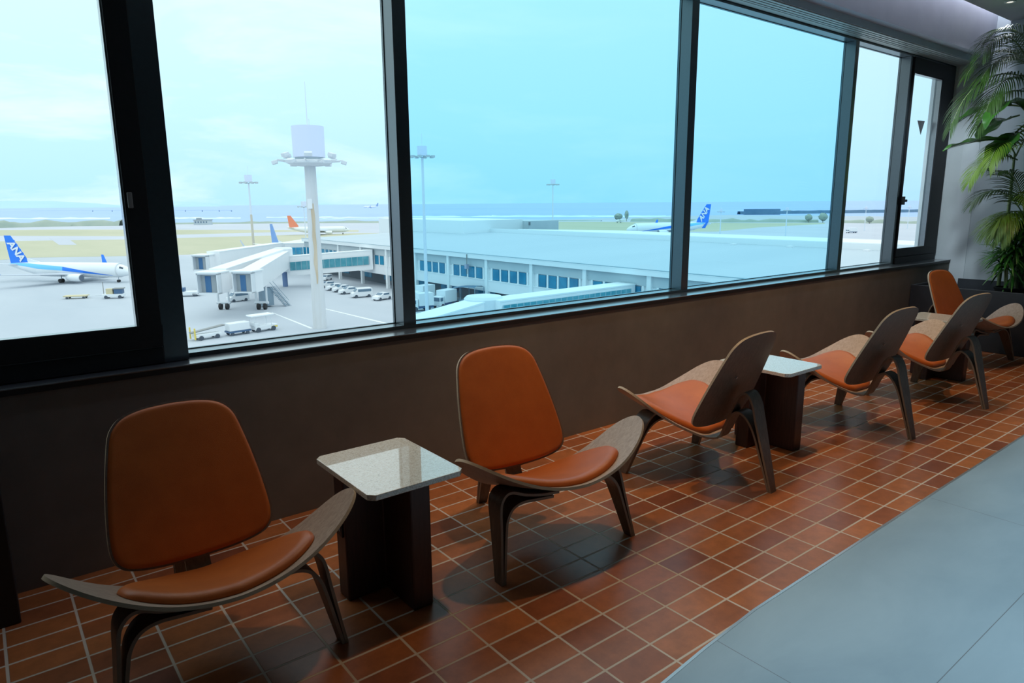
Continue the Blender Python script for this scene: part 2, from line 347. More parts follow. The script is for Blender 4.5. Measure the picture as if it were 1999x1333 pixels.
def shell_mesh(cols, surf, thick, edge_round=True):
    mb = MB(); T = []; B = []
    for col in cols:
        tr, br = [], []
        for x, y in col:
            p = Vector(surf(x, y)); e = 1e-3; n = (Vector(surf(x+e, y))-p).cross(Vector(surf(x, y+e))-p).normalized()
            tr.append(p); br.append(p-n*thick)
        T.append(tr); B.append(br)
    mb.grid(T, 0); mb.grid(B, 0)
    ny = len(cols[0])-1
    mb.grid([[T[i][0], B[i][0]] for i in range(len(T))], 1); mb.grid([[T[i][ny], B[i][ny]] for i in range(len(T))], 1)
    return mb
def cushion_mesh(cols, surf, th, xm, r0=.030):
    """padded cushion: full thickness inside, rounded off over r0 along the outline"""
    mb = MB(); T = []; B = []; n = len(cols); ny = len(cols[0])-1
    O = [c[0] for c in cols]+[c[-1] for c in cols[::-1]]
    def dist(x, y):
        d = 9.
        for (ax, ay), (bx, by) in zip(O, O[1:]+O[:1]):
            l = (bx-ax)**2+(by-ay)**2; t = 0 if l < 1e-12 else max(0, min(1, ((x-ax)*(bx-ax)+(y-ay)*(by-ay))/l))
            d = min(d, math.hypot(x-ax-t*(bx-ax), y-ay-t*(by-ay)))
        return d
    cxs = sum(p[0] for p in O)/len(O); cys = sum(p[1] for p in O)/len(O)
    for col in cols:
        tr, br = [], []
        L = col[-1][1]-col[0][1]
        for j in range(ny+1):
            y = col[0][1]+L*(.5-.5*math.cos(math.pi*j/ny)); x = col[0][0]
            p = Vector(surf(x, y)); e = 1e-3; nn = (Vector(surf(x+e, y))-p).cross(Vector(surf(x, y+e))-p).normalized()
            d = dist(x, y); q = min(1, d/r0); h = th*(.16+.70*math.sqrt(max(0, 1-(1-q)**2))+.14*min(1, d/.12))
            tr.append(p+nn*h); br.append(p+nn*.001)
        T.append(tr); B.append(br)
    mb.grid(T, 0); mb.grid(B, 0); mb.grid([[T[i][0], B[i][0]] for i in range(n)], 0); mb.grid([[T[i][ny], B[i][ny]] for i in range(n)], 0)
    return mb
def seat_surf(x, y): return (x, y, .222+.29*(.02-y)+1.04*abs(x)**2.05)
def back_surf(x, z): return (x, .005+.425*(z-.30)-.26*x*x+.012, z)
def strip(path, widths, axis, th, mb=None, mi=0, mi2=1):
    """bent laminated strip: path points, widths, strip width along axis, thickness th in the bend plane"""
    mb = mb or MB(); P = [Vector(p) for p in path]; k = len(P); ax = Vector(axis).normalized(); rows = []
    for i, p in enumerate(P):
        d = (P[min(i+1, k-1)]-P[max(i-1, 0)]).normalized(); n = d.cross(ax).normalized(); w = widths[i]/2
        rows.append((p-ax*w, p+ax*w, p+ax*w+n*th, p-ax*w+n*th))
    o = len(mb.v)
    for r in rows: mb.v += [tuple(q) for q in r]
    for i in range(k-1):
        for j in range(4):
            mb.f.append((o+4*i+j, o+4*i+(j+1) % 4, o+4*i+4+(j+1) % 4, o+4*i+4+j)); mb.m.append(mi if j in (0, 2) else mi2)
    mb.f.append((o, o+1, o+2, o+3)); mb.m.append(mi2); e = o+4*(k-1); mb.f.append((e+3, e+2, e+1, e)); mb.m.append(mi2)
    return mb
def make_chair():
    root = empty('shell_chair')
    half = [(0, .030), (.07, .030), (.13, .012), (.20, -.040), (.29, -.090), (.37, -.126), (.418, -.165), (.443, -.225), (.436, -.285), (.395, -.340), (.315, -.388), (.19, -.427), (0, -.446)]
    cols, xm = outline_shell(half, None, .011)
    shell_mesh(cols, seat_surf, .011).build('seat', [WALNUT, PLYEDGE], root, smooth=True)
    half = [(0, -.012), (.10, -.012), (.175, -.062), (.245, -.145), (.282, -.23), (.285, -.285), (.255, -.345), (.16, -.395), (0, -.418)]
    cols, xm = outline_shell(half, None, .03, 36, 24)
    cushion_mesh(cols, seat_surf, .032, xm).build('seat_cushion', LEATHER, root, smooth='all')
    half = [(0, .284), (.11, .289), (.195, .303), (.240, .326), (.260, .372), (.256, .46), (.240, .57), (.219, .67), (.200, .727), (.158, .765), (.09, .782), (0, .787)]
    cols, xm = outline_shell(half, None, .011, 34, 18)
    fl = lambda x, z: back_surf(x, z)
    shell_mesh(cols, fl, -.011).build('backrest', [WALNUT_B, PLYEDGE], root, smooth=True)
    half = [(0, .288), (.11, .293), (.193, .307), (.236, .329), (.2555, .373), (.2515, .46), (.2355, .57), (.2145, .669), (.196, .724), (.155, .761), (.088, .778), (0, .783)]
    cols, xm = outline_shell(half, None, .02, 36, 34)
    cushion_mesh(cols, fl, .022, xm, .016).build('back_cushion', LEATHER, root, smooth='all')
    # rear leg: arch behind the backrest, plus the lower lamination that joins it
    arch = spline([(0, -.16, .258), (0, -.06, .228), (0, .005, .216), (0, .040, .232), (0, .062, .29), (0, .100, .385), (0, .128, .448), (0, .160, .484), (0, .193, .478), (0, .222, .43), (0, .243, .35), (0, .285, .19), (0, .322, .05), (0, .335, 0)], 7)
    W = lambda z, z0=.35: .048+(.092-.048)*min(1, max(0, z/z0))
    mb = strip(arch, [.080 if i < 42 else W(p.z) for i, p in enumerate(arch)], (1, 0, 0), .011)
    low = spline([(0, .058, .262), (0, .082, .325), (0, .108, .366), (0, .140, .382), (0, .178, .368), (0, .212, .33), (0, .240, .27), (0, .268, .18), (0, .308, .05), (0, .322, 0)], 7)
    strip(low, [W(p.z)*.98 for p in low], (1, 0, 0), .011, mb)
    mb.build('leg', [LEGWOOD, mat('leg_edge_wood', (.30, .22, .15), .5)], root, smooth=True)
    for s in (-1, 1):
        yv = lambda z: -.25-.085*(1-z/.31)
        outer = [(.02, .283), (.10, .291), (.18, .309), (.235, .329), (.270, .326), (.298, .300), (.309, .262), (.316, .20), (.333, .07), (.3425, 0)]
        inner = [(.05, .272), (.13, .279), (.20, .284), (.250, .270), (.282, .232), (.297, .18), (.320, .06), (.331, 0)]
        mb = MB()
        for prof in (outer, inner):
            path = spline([(s*x, yv(z), z) for x, z in prof], 7)
            strip(path, [.046+(.088-.046)*min(1, p.z/.3) for p in path], (0, 1, 0), .011 if s < 0 else .011, mb)
        mb.build('leg', [LEGWOOD, mat('leg_edge_wood', (.30, .22, .15), .5)], root, smooth=True)
    for x, z in ((.07, .56), (0, .35)):
        p = Vector(back_surf(x, z)); mb = MB(); mb.tube([(x, p.y+.008, z+.003), (x, p.y+.014, z)], .007, 10); mb.build('screw', STEELTRIM, root, smooth=True)
        break
    return root
chair = make_chair()
spots = [(.466, -.700, 1.0, 'orange and walnut shell chair nearest the camera, left of the nearest granite table'),
         (1.770, -.753, -3.3, 'orange and walnut shell chair facing the room, right of the nearest granite table'),
         (2.955, -.920, 183.6, 'shell chair with its wooden back to the camera, left of the middle granite table'),
         (4.345, -1.02, 177.0, 'shell chair with its wooden back to the camera, right of the middle granite table'),
         (5.398, -1.072, 174.4, 'shell chair with its wooden back to the camera, by the farthest granite table'),
         (6.930, -.62, -7.0, 'farthest shell chair, orange back facing the room, beside the dark planter box')]
for i, (x, y, a, lab) in enumerate(spots):
    o = chair if i == 0 else copy_tree(chair)
    o.location = (x, y, 0); o.rotation_euler = (0, 0, R(a)); o.scale = (.968,)*3 if i == 0 else (1, 1, 1); tag(o, lab, 'chair', 'three-legged shell chairs along the window')

# ------------------------------------------------------------------ side tables
def make_table(outlet):
    root = empty('side_table')
    hx, hy, ch = .185, .228, .022
    poly = [(-hx+ch, -hy), (hx-ch, -hy), (hx, -hy+ch), (hx, hy-ch), (hx-ch, hy), (-hx+ch, hy), (-hx, hy-ch), (-hx, -hy+ch)]
    mb = MB(); mb.prism(poly, .470, .490); mb.build('tabletop', GRANITE, root, bevel=.002)
    a, b, t = .176, .196, .040
    cx, cy = .018, .045
    mb = MB(); mb.prism([(cx-t, -b), (cx+t, -b), (cx+t, cy-t), (a, cy-t), (a, cy+t), (cx+t, cy+t), (cx+t, b), (cx-t, b), (cx-t, cy+t), (-a, cy+t), (-a, cy-t), (cx-t, cy-t)], 0, .470)
    mb.build('base', TABLEWOOD, root, bevel=.006)
    if outlet:
        mb = MB(); mb.box((-a-.006, cy-.024, .245), (-a+.001, cy+.024, .375)); pl = mb.build('power_outlet', BLACK, root, bevel=.003)
        for z in (.275, .315, .352): mb = MB(); mb.box((-a-.0075, cy-.012, z-.009), (-a-.0055, cy+.012, z+.009)); mb.build('socket', GREYPL, pl)
    return root
t = make_table(True); t.location = (1.092, -.830, 0); tag(t, 'low side table between the two nearest chairs, speckled granite top reflecting two windows', 'side table', 'granite topped side tables')
t = make_table(False); t.location = (3.593, -.815, 0); tag(t, 'low granite topped side table in the middle of the row, third chair beside it', 'side table', 'granite topped side tables')
t = copy_tree(t); t.location = (6.068, -.815, 0); tag(t, 'farthest low side table, pale granite slab showing between chair backs', 'side table', 'granite topped side tables')

# ------------------------------------------------------------------ planter boxes and plants
def trough(name, x0, y0, x1, y1, h, m, label, fill=True):
    root = empty(name, ((x0+x1)/2, (y0+y1)/2, 0)); inv = Matrix.Translation(-root.location); w = .028
    mb = MB(); mb.box((x0, y0, 0), (x0+w, y1, h)); mb.box((x1-w, y0, 0), (x1, y1, h)); mb.box((x0+w, y0, 0), (x1-w, y0+w, h)); mb.box((x0+w, y1-w, 0), (x1-w, y1, h)); mb.box((x0+w, y0+w, 0), (x1-w, y1-w, .38))
    o = mb.build('box', m, root, bevel=.004); o.matrix_parent_inverse = inv
    if fill:
        mb = MB(); n = 24
        mb.grid([[(x0+w+(x1-x0-2*w)*i/n, y0+w+(y1-y0-2*w)*j/n, .405+.012*noise.noise(Vector((i*.5, j*.5, 3)))) for j in range(n+1)] for i in range(n+1)])
        o = mb.build('soil', SOIL, root, smooth=True); o.matrix_parent_inverse = inv
    return tag(root, label, 'planter')
trough('planter_box', 7.44, -2.6, 8.437, -.004, .578, PLANTER, 'long charcoal planter box across the end of the row, filled with palms')
cab_ = empty('black_cabinet', (-.54, -.13, 0), 0, 'black box standing against the wall at the left edge of the picture', 'cabinet')
mb = MB(); mb.box((-.51, -.10, 0), (.512, .10, .64)); mb.build('body', BLACK, cab_, bevel=.004); mb = MB(); mb.box((-.515, -.105, .64), (.516, .105, .66)); mb.build('top', BLACK, cab_, bevel=.003)

LEAF1 = mottled('palm_leaf', (.013, .038, .006), (.036, .088, .010), 4, .42)
LEAF2 = mottled('broad_leaf', (.02, .075, .015), (.05, .17, .02), 3, .3)
LEAF3 = mottled('young_palm_leaf', (.08, .17, .012), (.17, .27, .02), 5, .42)
LEAF4 = mottled('bushy_leaf', (.03, .12, .02), (.08, .26, .03), 6, .42)
STEM = mottled('green_cane', (.10, .16, .06), (.20, .26, .10), 12, .5, stretch=(1, 1, .2))
def frond(base, d, length, droop, nl, ll, w, m, parent, name='frond', curl=.0):
    """pinnate palm frond: arching rachis and paired leaflets"""
    base = Vector(base); d = Vector(d).normalized(); pts = []; p = base.copy(); v = d.copy(); st = 22
    for i in range(st+1):
        pts.append(p.copy()); p = p+v*(length/st); v = (v+Vector((0, 0, -1))*droop*(i/st+.25)/st*2.2).normalized()
    mb = MB(); mb.tube(pts, [.006*(1-.8*i/st)+.001 for i in range(st+1)], 6, 1)
    for k in range(nl):
        t = .16+.84*k/(nl-1); i = min(int(t*st), st-1); f = t*st-i; q = pts[i].lerp(pts[i+1], f); tg = (pts[i+1]-pts[i]).normalized()
        side = tg.cross(Vector((0, 0, 1))).normalized(); upv = side.cross(tg).normalized()
        L = ll*(.45+.9*math.sin(math.pi*min(1, .15+t*.80)))*(.9+.2*random.random())
        for s in (-1, 1):
            dir_ = (side*s*(.86-.25*t)+tg*(.55+.55*t)+upv*(.12+random.uniform(-.06, .06))).normalized(); a = q.copy(); vv = dir_.copy(); ww = w; P = []
            wn = dir_.cross(upv).normalized()
            for j in range(6):
                u = j/5; hw = w*math.sin(math.pi*min(.98, .12+.86*u))**.7*(1 if u < .99 else .08)
                P.append((a-wn*hw+upv*.0, a+upv*hw*.25, a+wn*hw)); a = a+vv*(L/5); vv = (vv+Vector((0, 0, -1))*(.16+droop*.06)).normalized()
            mb.grid(P, 0)
    return mb.build(name, [m, STEM], parent, smooth='all')
def blade(base, d, length, width, droop, m, parent, name='leaf', fold=.25):
    base = Vector(base); v = Vector(d).normalized(); a = base.copy(); P = []; n = 18; st = []
    stalk = length*.35
    for j in range(5): st.append(a.copy()); a = a+v*stalk/5; v = (v+Vector((0, 0, -1))*droop*.05).normalized()
    st.append(a.copy())
    for j in range(n+1):
        u = j/n; side = v.cross(Vector((0, 0, 1))).normalized(); upv = side.cross(v).normalized(); hw = width/2*math.sin(math.pi*(.02+.97*u)**.8)**.8
        P.append([a+side*hw*s+upv*(abs(s)*hw*fold+.012*math.sin(u*17)*abs(s)) for s in (-1, -.66, -.33, 0, .33, .66, 1)])
        a = a+v*length/n; v = (v+Vector((0, 0, -1))*droop/n*1.6).normalized()
    mb = MB(); mb.grid(P, 0); mb.tube(st+[Vector(P[i][3])-Vector((0, 0, .004)) for i in range(0, n+1, 3)], [.008]*6+[.006*(1-.12*i) for i in range(len(range(0, n+1, 3)))], 6, 1)
    return mb.build(name, [m, STEM], parent, smooth='all')
LFT = -rt.copy(); LFT.z = 0; LFT.normalize()                        # towards the window wall, along the row
def dirv(l, z, f=0.): return LFT*l+Vector((0, 0, z))+Vector((-1, 0, 0))*f
# tall feather palm
b = ATX(2000, 330, 7.86); root = empty('feather_palm', (b.x, b.y, .40), 0, 'tall feather palm at the back of the planter box, dark fronds arching over the column', 'palm')
inv = Matrix.Translation(-root.location)
def put(o): o.parent = root; o.matrix_parent_inverse = inv; return o
top = ATX(2022, 150, 7.86)
mb = MB(); mb.tube([(b.x+.03, b.y-.06, .40), (b.x+.02, b.y-.05, 1.2), tuple(top)], [.022, .018, .013], 10)
c2 = ATX(1981, 300, 7.86); mb.tube([(c2.x, c2.y-.01, .40), (c2.x, c2.y-.01, 1.3), tuple(c2)], [.018, .015, .010], 10); put(mb.build('cane', STEM, None, smooth=True))
for (px, py, l, z, f, L, dr, ll, n) in ((2040, 172, 1, .62, .10, 1.12, 1.9, .25, 34), (2035, 150, .9, .95, .0, .85, 1.6, .22, 30), (2015, 150, .3, 1, .5, .9, 1.5, .26, 30), (2020, 185, .9, .35, .5, .75, 1.5, .24, 26), (2030, 150, -.5, .8, .9, 1.0, 1.5, .26, 28), (2020, 140, .8, .8, .5, .7, 1.4, .26, 30), (2012, 165, .6, .55, .9, .75, 1.7, .26, 30), (2030, 130, .5, 1.0, .0, .7, 1.6, .24, 28)):
    put(frond(ATX(px, py, 7.86), dirv(l, z, f), L, dr, n, ll, .0055, LEAF1, None))
for (px, py, l, z, f, L, dr, ll, n) in ((1983, 305, -.45, .65, .6, .7, 1.5, .20, 24), (1986, 312, .9, .42, .3, .60, 1.5, .20, 28), (1982, 302, .2, .8, .9, .6, 1.8, .20, 24)):
    put(frond(ATX(px, py, 7.86), dirv(l, z, f), L, dr, n, ll, .006, LEAF3, None))
# broad leaved plant
b = ATX(2020, 420, 7.85); root = empty('broad_leaf_plant', (b.x, b.y, .40), 0, 'broad leaved plant with paddle shaped leaves between the palm fronds', 'plant'); inv = Matrix.Translation(-root.location)
s0 = ATX(2012, 300, 7.85); mb = MB(); mb.tube([(b.x, b.y, .40), (b.x, b.y, 1.2), tuple(s0)], [.03, .026, .02], 10); put(mb.build('stem', STEM, None, smooth=True))
for (px, py, l, z, f, L, w, dr) in ((2016, 212, 1, .22, .0, .60, .20, .62), (1990, 225, .9, -.25, .2, .34, .30, .5), (2010, 275, 1, .10, .1, .62, .20, .25), (2004, 240, .4, -.5, .4, .45, .26, .4), (2015, 240, .4, .9, .6, .6, .2, 1.3), (2020, 230, -.4, .5, .8, .6, .22, .8), (2005, 250, .7, -.6, .6, .4, .22, .6)):
    put(blade(ATX(px, py, 7.82), dirv(l, z, f), L, w, dr, LEAF2, None))
# middle feather palm
b = ATX(1999, 470, 7.8); root = empty('feather_palm', (b.x, b.y, .40), 0, 'short feather palm halfway up the greenery, fronds in front of the pale column', 'palm'); inv = Matrix.Translation(-root.location)
mb = MB()
for k in range(4): mb.tube([(b.x+.03*k, b.y-.02*k, .40), tuple(ATX(1997+3*k, 420, 7.8))], [.014, .009], 8)
put(mb.build('cane', STEM, None, smooth=True))
for (px, py, l, z, f, L, dr, ll) in ((1998, 420, .62, .9, .0, .62, 1.6, .24), (1999, 425, 1, .5, .2, .45, 1.6, .24), (2000, 420, .2, 1, .2, .6, 1.2, .24), (2000, 420, .7, .6, .8, .5, 1.8, .22), (2003, 420, -.3, .8, .7, .5, 1.6, .22), (1999, 425, .3, .5, 1, .5, 1.8, .22)):
    put(frond(ATX(px, py, 7.8), dirv(l, z, f), L, dr, 26, ll*.9, .006, LEAF3 if L < .55 else LEAF1, None))
# bushy plant in its black nursery pot
b = ATX(1970, 557, 7.72); root = empty('bushy_potted_plant', (b.x, b.y, .402), 0, 'bushy bright green potted plant at the front of the planter box', 'potted plant'); inv = Matrix.Translation(-root.location)
mb = MB(); mb.lathe([(.085, .402), (.115, .575), (.122, .585), (.122, .598), (.112, .598), (.104, .575), (.0001, .572)], (b.x, b.y, 0), 28); put(mb.build('pot', BLACK, None, smooth=True))
mb = MB()
for k in range(7):
    a = k*.9; mb.tube([(b.x+.03*math.cos(a), b.y+.03*math.sin(a), .57), (b.x+.06*math.cos(a), b.y+.06*math.sin(a), .80+.06*k)], [.009, .006], 7)
put(mb.build('stem', STEM, None, smooth=True))
for k in range(7):
    a = k*.9; c = Vector((b.x+.06*math.cos(a), b.y+.06*math.sin(a), .80+.06*k)); mb = MB()
    for q in range(46):
        th = random.uniform(0, 2*math.pi); el = random.uniform(-.35, 1.1); v = Vector((math.cos(th)*math.cos(el), math.sin(th)*math.cos(el), math.sin(el))); L = random.uniform(.18, .34); p = c+Vector((0, 0, random.uniform(-.14, .05))); P = []
        sd = v.cross(Vector((0, 0, 1))).normalized(); v0 = v.copy()
        for j in range(7):
            u = j/6; hw = .010*math.sin(math.pi*(.06+.92*u))**.6; P.append((p-sd*hw, p+Vector((0, 0, hw*.4)), p+sd*hw)); p = p+v*L/6; v = (v+Vector((0, 0, -.17))).normalized()
        mb.grid(P, 0)
    put(mb.build('leaf_tuft', LEAF4, None, smooth='all'))
mb = MB()
for k, (px, py) in enumerate(((1925, 548), (1935, 553), (1950, 548))):
    pass

# ------------------------------------------------------------------ outside: ground, sea, sky
GZ = -18.0
CONC = mottled('apron_concrete', (.43, .475, .53), (.50, .54, .59), .05, .8, stretch=(1, .35, 1), coord='Object', spec=.2)
ASPH = mottled('pale_asphalt', (.50, .52, .58), (.56, .575, .63), .03, .8, spec=.2)
GRASS = mottled('dry_grass', (.46, .46, .33), (.56, .53, .40), .02, .9, stretch=(1, .3, 1), spec=.1)
VEG = mottled('shore_scrub', (.30, .37, .33), (.40, .45, .39), .05, .9, spec=.1)
SEA = mottled('pale_sea', (.34, .47, .76), (.39, .52, .80), .0015, .55, stretch=(1, 1, 1), spec=.15)
SURF = mottled('surf_foam', (.62, .82, .92), (.78, .9, .95), .01, .9, spec=.1)
WHITE = mottled('white_paint', (.78, .80, .82), (.83, .84, .86), .3, .45)
OFFW = mottled('off_white_panel', (.66, .70, .74), (.72, .75, .78), .2, .6)
PALEG = mottled('pale_grey_cladding', (.45, .52, .56), (.52, .58, .61), .2, .6)
LINE = mat('marking_white', (.75, .78, .8), .8)
mb = MB(); mb.box((-400, .9, GZ-.5), (900, 620, GZ)); o = struct(mb.build('ground_apron', CONC))
mb = MB(); mb.box((-30000, -2000, GZ-2.4), (60000, 60000, GZ-1.4)); tag(mb.build('sea', SEA), 'pale blue sea stretching to the horizon', 'sea', kind='stuff')
def field(name, pxs, m, dz, kind='structure', label=None, cat=None, th=.4):
    P = [AT(a, b, GZ) for a, b in pxs]; mb = MB(); mb.prism([(p.x, p.y) for p in P], GZ-th, GZ+dz); o = mb.build(name, m); tag(o, label, cat, None, kind); return o
# land beyond the apron, as far as the shore
field('ground_airfield', [(-300, 500), (-300, 437), (120, 434), (330, 434.5), (560, 434), (800, 430.5), (1000, 430), (1180, 430), (1480, 432), (1700, 433), (1999, 436), (2300, 440), (2300, 520), (1480, 470), (700, 500)], ASPH, .02, th=2)
field('grass_strip', [(-300, 459), (-300, 452), (120, 448), (560, 449), (700, 449), (700, 452.5), (560, 452.5), (240, 461)], GRASS, .05, 'stuff', 'dry grass between the runway and the taxiway', 'grass')
field('grass_strip', [(-300, 530), (-300, 476), (0, 471), (240, 467.5), (560, 459), (690, 455.5), (755, 455), (770, 470), (640, 482), (560, 490), (340, 498), (60, 503)], GRASS, .05, 'stuff', 'dry grass strip behind the parked white and blue airliner', 'grass')
field('grass_strip', [(930, 462), (930, 433), (1000, 432.6), (1180, 433), (1480, 435.6), (1610, 435), (1610, 437), (1480, 444), (1400, 452), (1180, 452), (1080, 462)], GRASS, .05, 'stuff', 'tan grass beyond the terminal roof', 'grass')
field('taxiway', [(95, 464), (130, 463.5), (150, 478), (115, 478)], ASPH, .07)
for k, pxs in enumerate(([(530, 610.5), (531, 609.5), (612, 641), (606, 641.5)], [(635, 603.5), (636, 602.5), (770, 634), (768, 636)])):
    field('road_marking', pxs, LINE, .03)
# surf
def sfield(name, rows, label):
    mb = MB(); 
    for pxs in rows:
        P = [AT(a, b, GZ-1.4) for a, b in pxs]; mb.prism([(p.x, p.y) for p in P], GZ-1.395, GZ-1.3)
    tag(mb.build(name, SURF), label, 'surf', kind='stuff')
random.seed(3)
def wavy(x0, x1, y, h, n=14):
    t = [(x0+(x1-x0)*i/n, y-random.uniform(.1, 1)*h) for i in range(n+1)]; bt = [(x0+(x1-x0)*i/n, y+random.uniform(.0, .35)*h) for i in range(n, -1, -1)]; return t+bt
sfield('surf', [wavy(-60, 215, 427, 3.2), wavy(330, 470, 426, 2.4)], 'white surf on the reef seen through the left panes')
sfield('surf', [wavy(520, 770, 424.5, 2.0), wavy(600, 755, 427.6, 1.2)], 'white surf on the reef behind the tall pale light mast')
sfield('surf', [wavy(800, 1310, 423, 2.2, 30), wavy(960, 1300, 420.8, 1.1, 20)], 'white surf on the reef beyond the terminal roof')
def scrub(name, line, h, m, label, w=10):
    """low hedge of scrub along a ground line given by (pixel x, pixel y)"""
    P = [AT(a, b, GZ) for a, b in line]; rows = []
    for a, b2 in zip(P, P[1:]):
        n = max(6, int((b2-a).length/9))
        for i in range(n):
            p = a.lerp(b2, i/n); d = (b2-a).normalized(); s = Vector((-d.y, d.x, 0)); q = p*.06; hh = h*(.55+.9*abs(noise.noise(q))+.25*random.random())
            rows.append([p-s*w, p-s*w*.7+Vector((0, 0, hh*.7)), p+Vector((0, 0, hh)), p+s*w*.7+Vector((0, 0, hh*.8)), p+s*w])
    mb = MB(); mb.grid(rows); return tag(mb.build(name, m, smooth='all'), label, 'scrub', kind='stuff')
scrub('shore_scrub', [(-200, 446), (0, 444.5), (60, 443), (150, 441), (260, 440)], 6.0, VEG, 'grey green scrub along the shore left of the wide dark mullion')
scrub('shore_scrub', [(330, 437.5), (560, 435.5), (780, 434.5)], 2.2, VEG, 'thin line of scrub beyond the runway')
scrub('shore_scrub', [(960, 431), (1190, 431.5)], .9, VEG, 'thin dark line of scrub beyond the tan grass', 4)
scrub('shore_scrub', [(1234, 432.4), (1430, 434), (1480, 434), (1620, 434)], 3.2, VEG, 'green scrub along the shore behind the taxiing airliner', 5)
scrub('shore_scrub', [(1640, 435), (1760, 436), (1830, 437)], 2.6, VEG, 'scrub along the shore seen through the narrow right panes', 5)
def tree(px, py, h, w, label):
    p = AT(px, py, GZ); root = empty('shore_tree', p, 0, label, 'tree', 'trees by the shore')
    mb = MB(); mb.tube([(0, 0, -.3), (0, 0, h*.55)], [.35, .2], 8); mb.build('trunk', mat('grey_bark', (.3, .27, .22), .9), root)
    mb = MB(); P = []
    for i in range(11):
        th = math.pi*i/10; P.append([tuple(Vector((math.sin(th)*math.cos(f)*w, math.sin(th)*math.sin(f)*w, h*.62-math.cos(th)*h*.40))*(1)+Vector((1, 1, .6))*.35*w*noise.noise(Vector((i*.7, j*.9, px)))) for j, f in ((j, 2*math.pi*j/14) for j in range(14))])
    mb.grid(P, 0, True); mb.build('crown', VEG, root, smooth='all')
tree(1207, 431.8, 8, 4.5, 'round shore tree left of the taxiing airliner nose'); tree(1223, 432, 11, 2.2, 'slim upright shore tree just above the airliner nose')
tree(1578, 434.5, 7.5, 3.2, 'shore tree near the dark fourth mullion, left one'); tree(1606, 434.5, 8.5, 4, 'shore tree touching the dark fourth mullion')
tree(1697, 436.5, 6, 3.2, 'lone shore tree in the narrow fifth pane')
# breakwater
def wall_line(name, px0, px1, z, h, w, m, label, cat):
    a, b = AT(*px0, GZ-1.4), AT(*px1, GZ-1.4); d = (b-a).normalized(); s = Vector((-d.y, d.x, 0))*w
    mb = MB(); n = 60; rows = []
    for i in range(n+1):
        p = a.lerp(b, i/n); hh = h*(1+.18*noise.noise(Vector((i*1.3, 0, 5)))); rows.append([p-s*1.0+Vector((0, 0, .01)), p-s*.7+Vector((0, 0, hh)), p+s*.7+Vector((0, 0, hh)), p+s+Vector((0, 0, .01))])
    mb.grid(rows); return tag(mb.build(name, m), label, cat)
ROCK = mottled('blue_grey_rock', (.11, .20, .29), (.17, .27, .36), .05, .9, spec=.1)
wall_line('breakwater', (1442, 418.5), (1850, 413.5), 0, 5.0, 5, ROCK, 'long dark breakwater out at sea beyond the shore', 'breakwater')
a, b = AT(1453, 419, GZ-1.4), AT(1521, 418.6, GZ-1.4); d = b-a; ang = math.atan2(d.y, d.x)
mb = MB(); mb.cbox((0, 0, 4.47), (d.length, 12, 8.9)); o = mb.build('caisson_block', ROCK, loc=(a+b)/2, rot=ang, bevel=.3); tag(o, 'dark block of caissons at the left end of the breakwater', 'breakwater')
# distant island and approach light pier
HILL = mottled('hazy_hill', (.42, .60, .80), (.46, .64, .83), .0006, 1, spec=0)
def island(name, x0, x1, dist, prof, label):
    rows = []
    for i, hgt in enumerate(prof):
        d = ray(x0+(x1-x0)*i/(len(prof)-1), 400); d = Vector((d.x, d.y)).normalized(); rows.append([(CAM.x+d.x*(dist+k*600), CAM.y+d.y*(dist+k*600), GZ-1.39+hgt*math.sin(math.pi*k/4)) for k in range(5)])
    mb = MB(); mb.grid(rows); tag(mb.build(name, HILL, smooth='all'), label, 'island')
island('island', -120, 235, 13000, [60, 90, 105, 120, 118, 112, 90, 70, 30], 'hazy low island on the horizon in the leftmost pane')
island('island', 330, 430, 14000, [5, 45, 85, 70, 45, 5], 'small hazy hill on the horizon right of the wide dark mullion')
root = None
pp = [AT(a, 413, GZ-1.4) for a in (181, 219, 362, 395, 428, 452)]
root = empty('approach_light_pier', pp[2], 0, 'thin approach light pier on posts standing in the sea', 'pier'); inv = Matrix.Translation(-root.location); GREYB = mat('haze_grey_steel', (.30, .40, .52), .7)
far = AT(60, 413, GZ-1.4)
for q in pp:
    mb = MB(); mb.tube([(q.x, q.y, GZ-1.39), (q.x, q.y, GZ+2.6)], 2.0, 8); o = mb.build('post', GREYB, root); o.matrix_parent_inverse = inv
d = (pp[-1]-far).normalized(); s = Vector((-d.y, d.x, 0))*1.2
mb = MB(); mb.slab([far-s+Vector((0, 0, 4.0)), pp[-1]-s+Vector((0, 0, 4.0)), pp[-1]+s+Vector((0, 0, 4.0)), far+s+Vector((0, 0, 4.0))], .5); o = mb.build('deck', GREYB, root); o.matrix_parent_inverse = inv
# low building far out on the airfield
p = AT(397, 438.6, GZ); root = empty('airfield_building', p, YAW*-1, 'small pale grey building far out by the runway', 'building')
mb = MB(); mb.cbox((0, 0, 2.4), (15, 10, 4.8)); mb.build('wall', PALEG, root); mb = MB(); mb.cbox((0, 0, 5.0), (16, 11, .5)); mb.cbox((-4, 0, 6), (4, 4, 1.8)); mb.build('roof', mat('grey_roof', (.34, .38, .42), .7), root)
for k in range(5): mb = MB(); mb.cbox((-5.6+k*2.8, -5.03, 2.7), (1.4, .1, 1.6)); mb.build('window', mat('dull_window', (.15, .22, .3), .2), root)

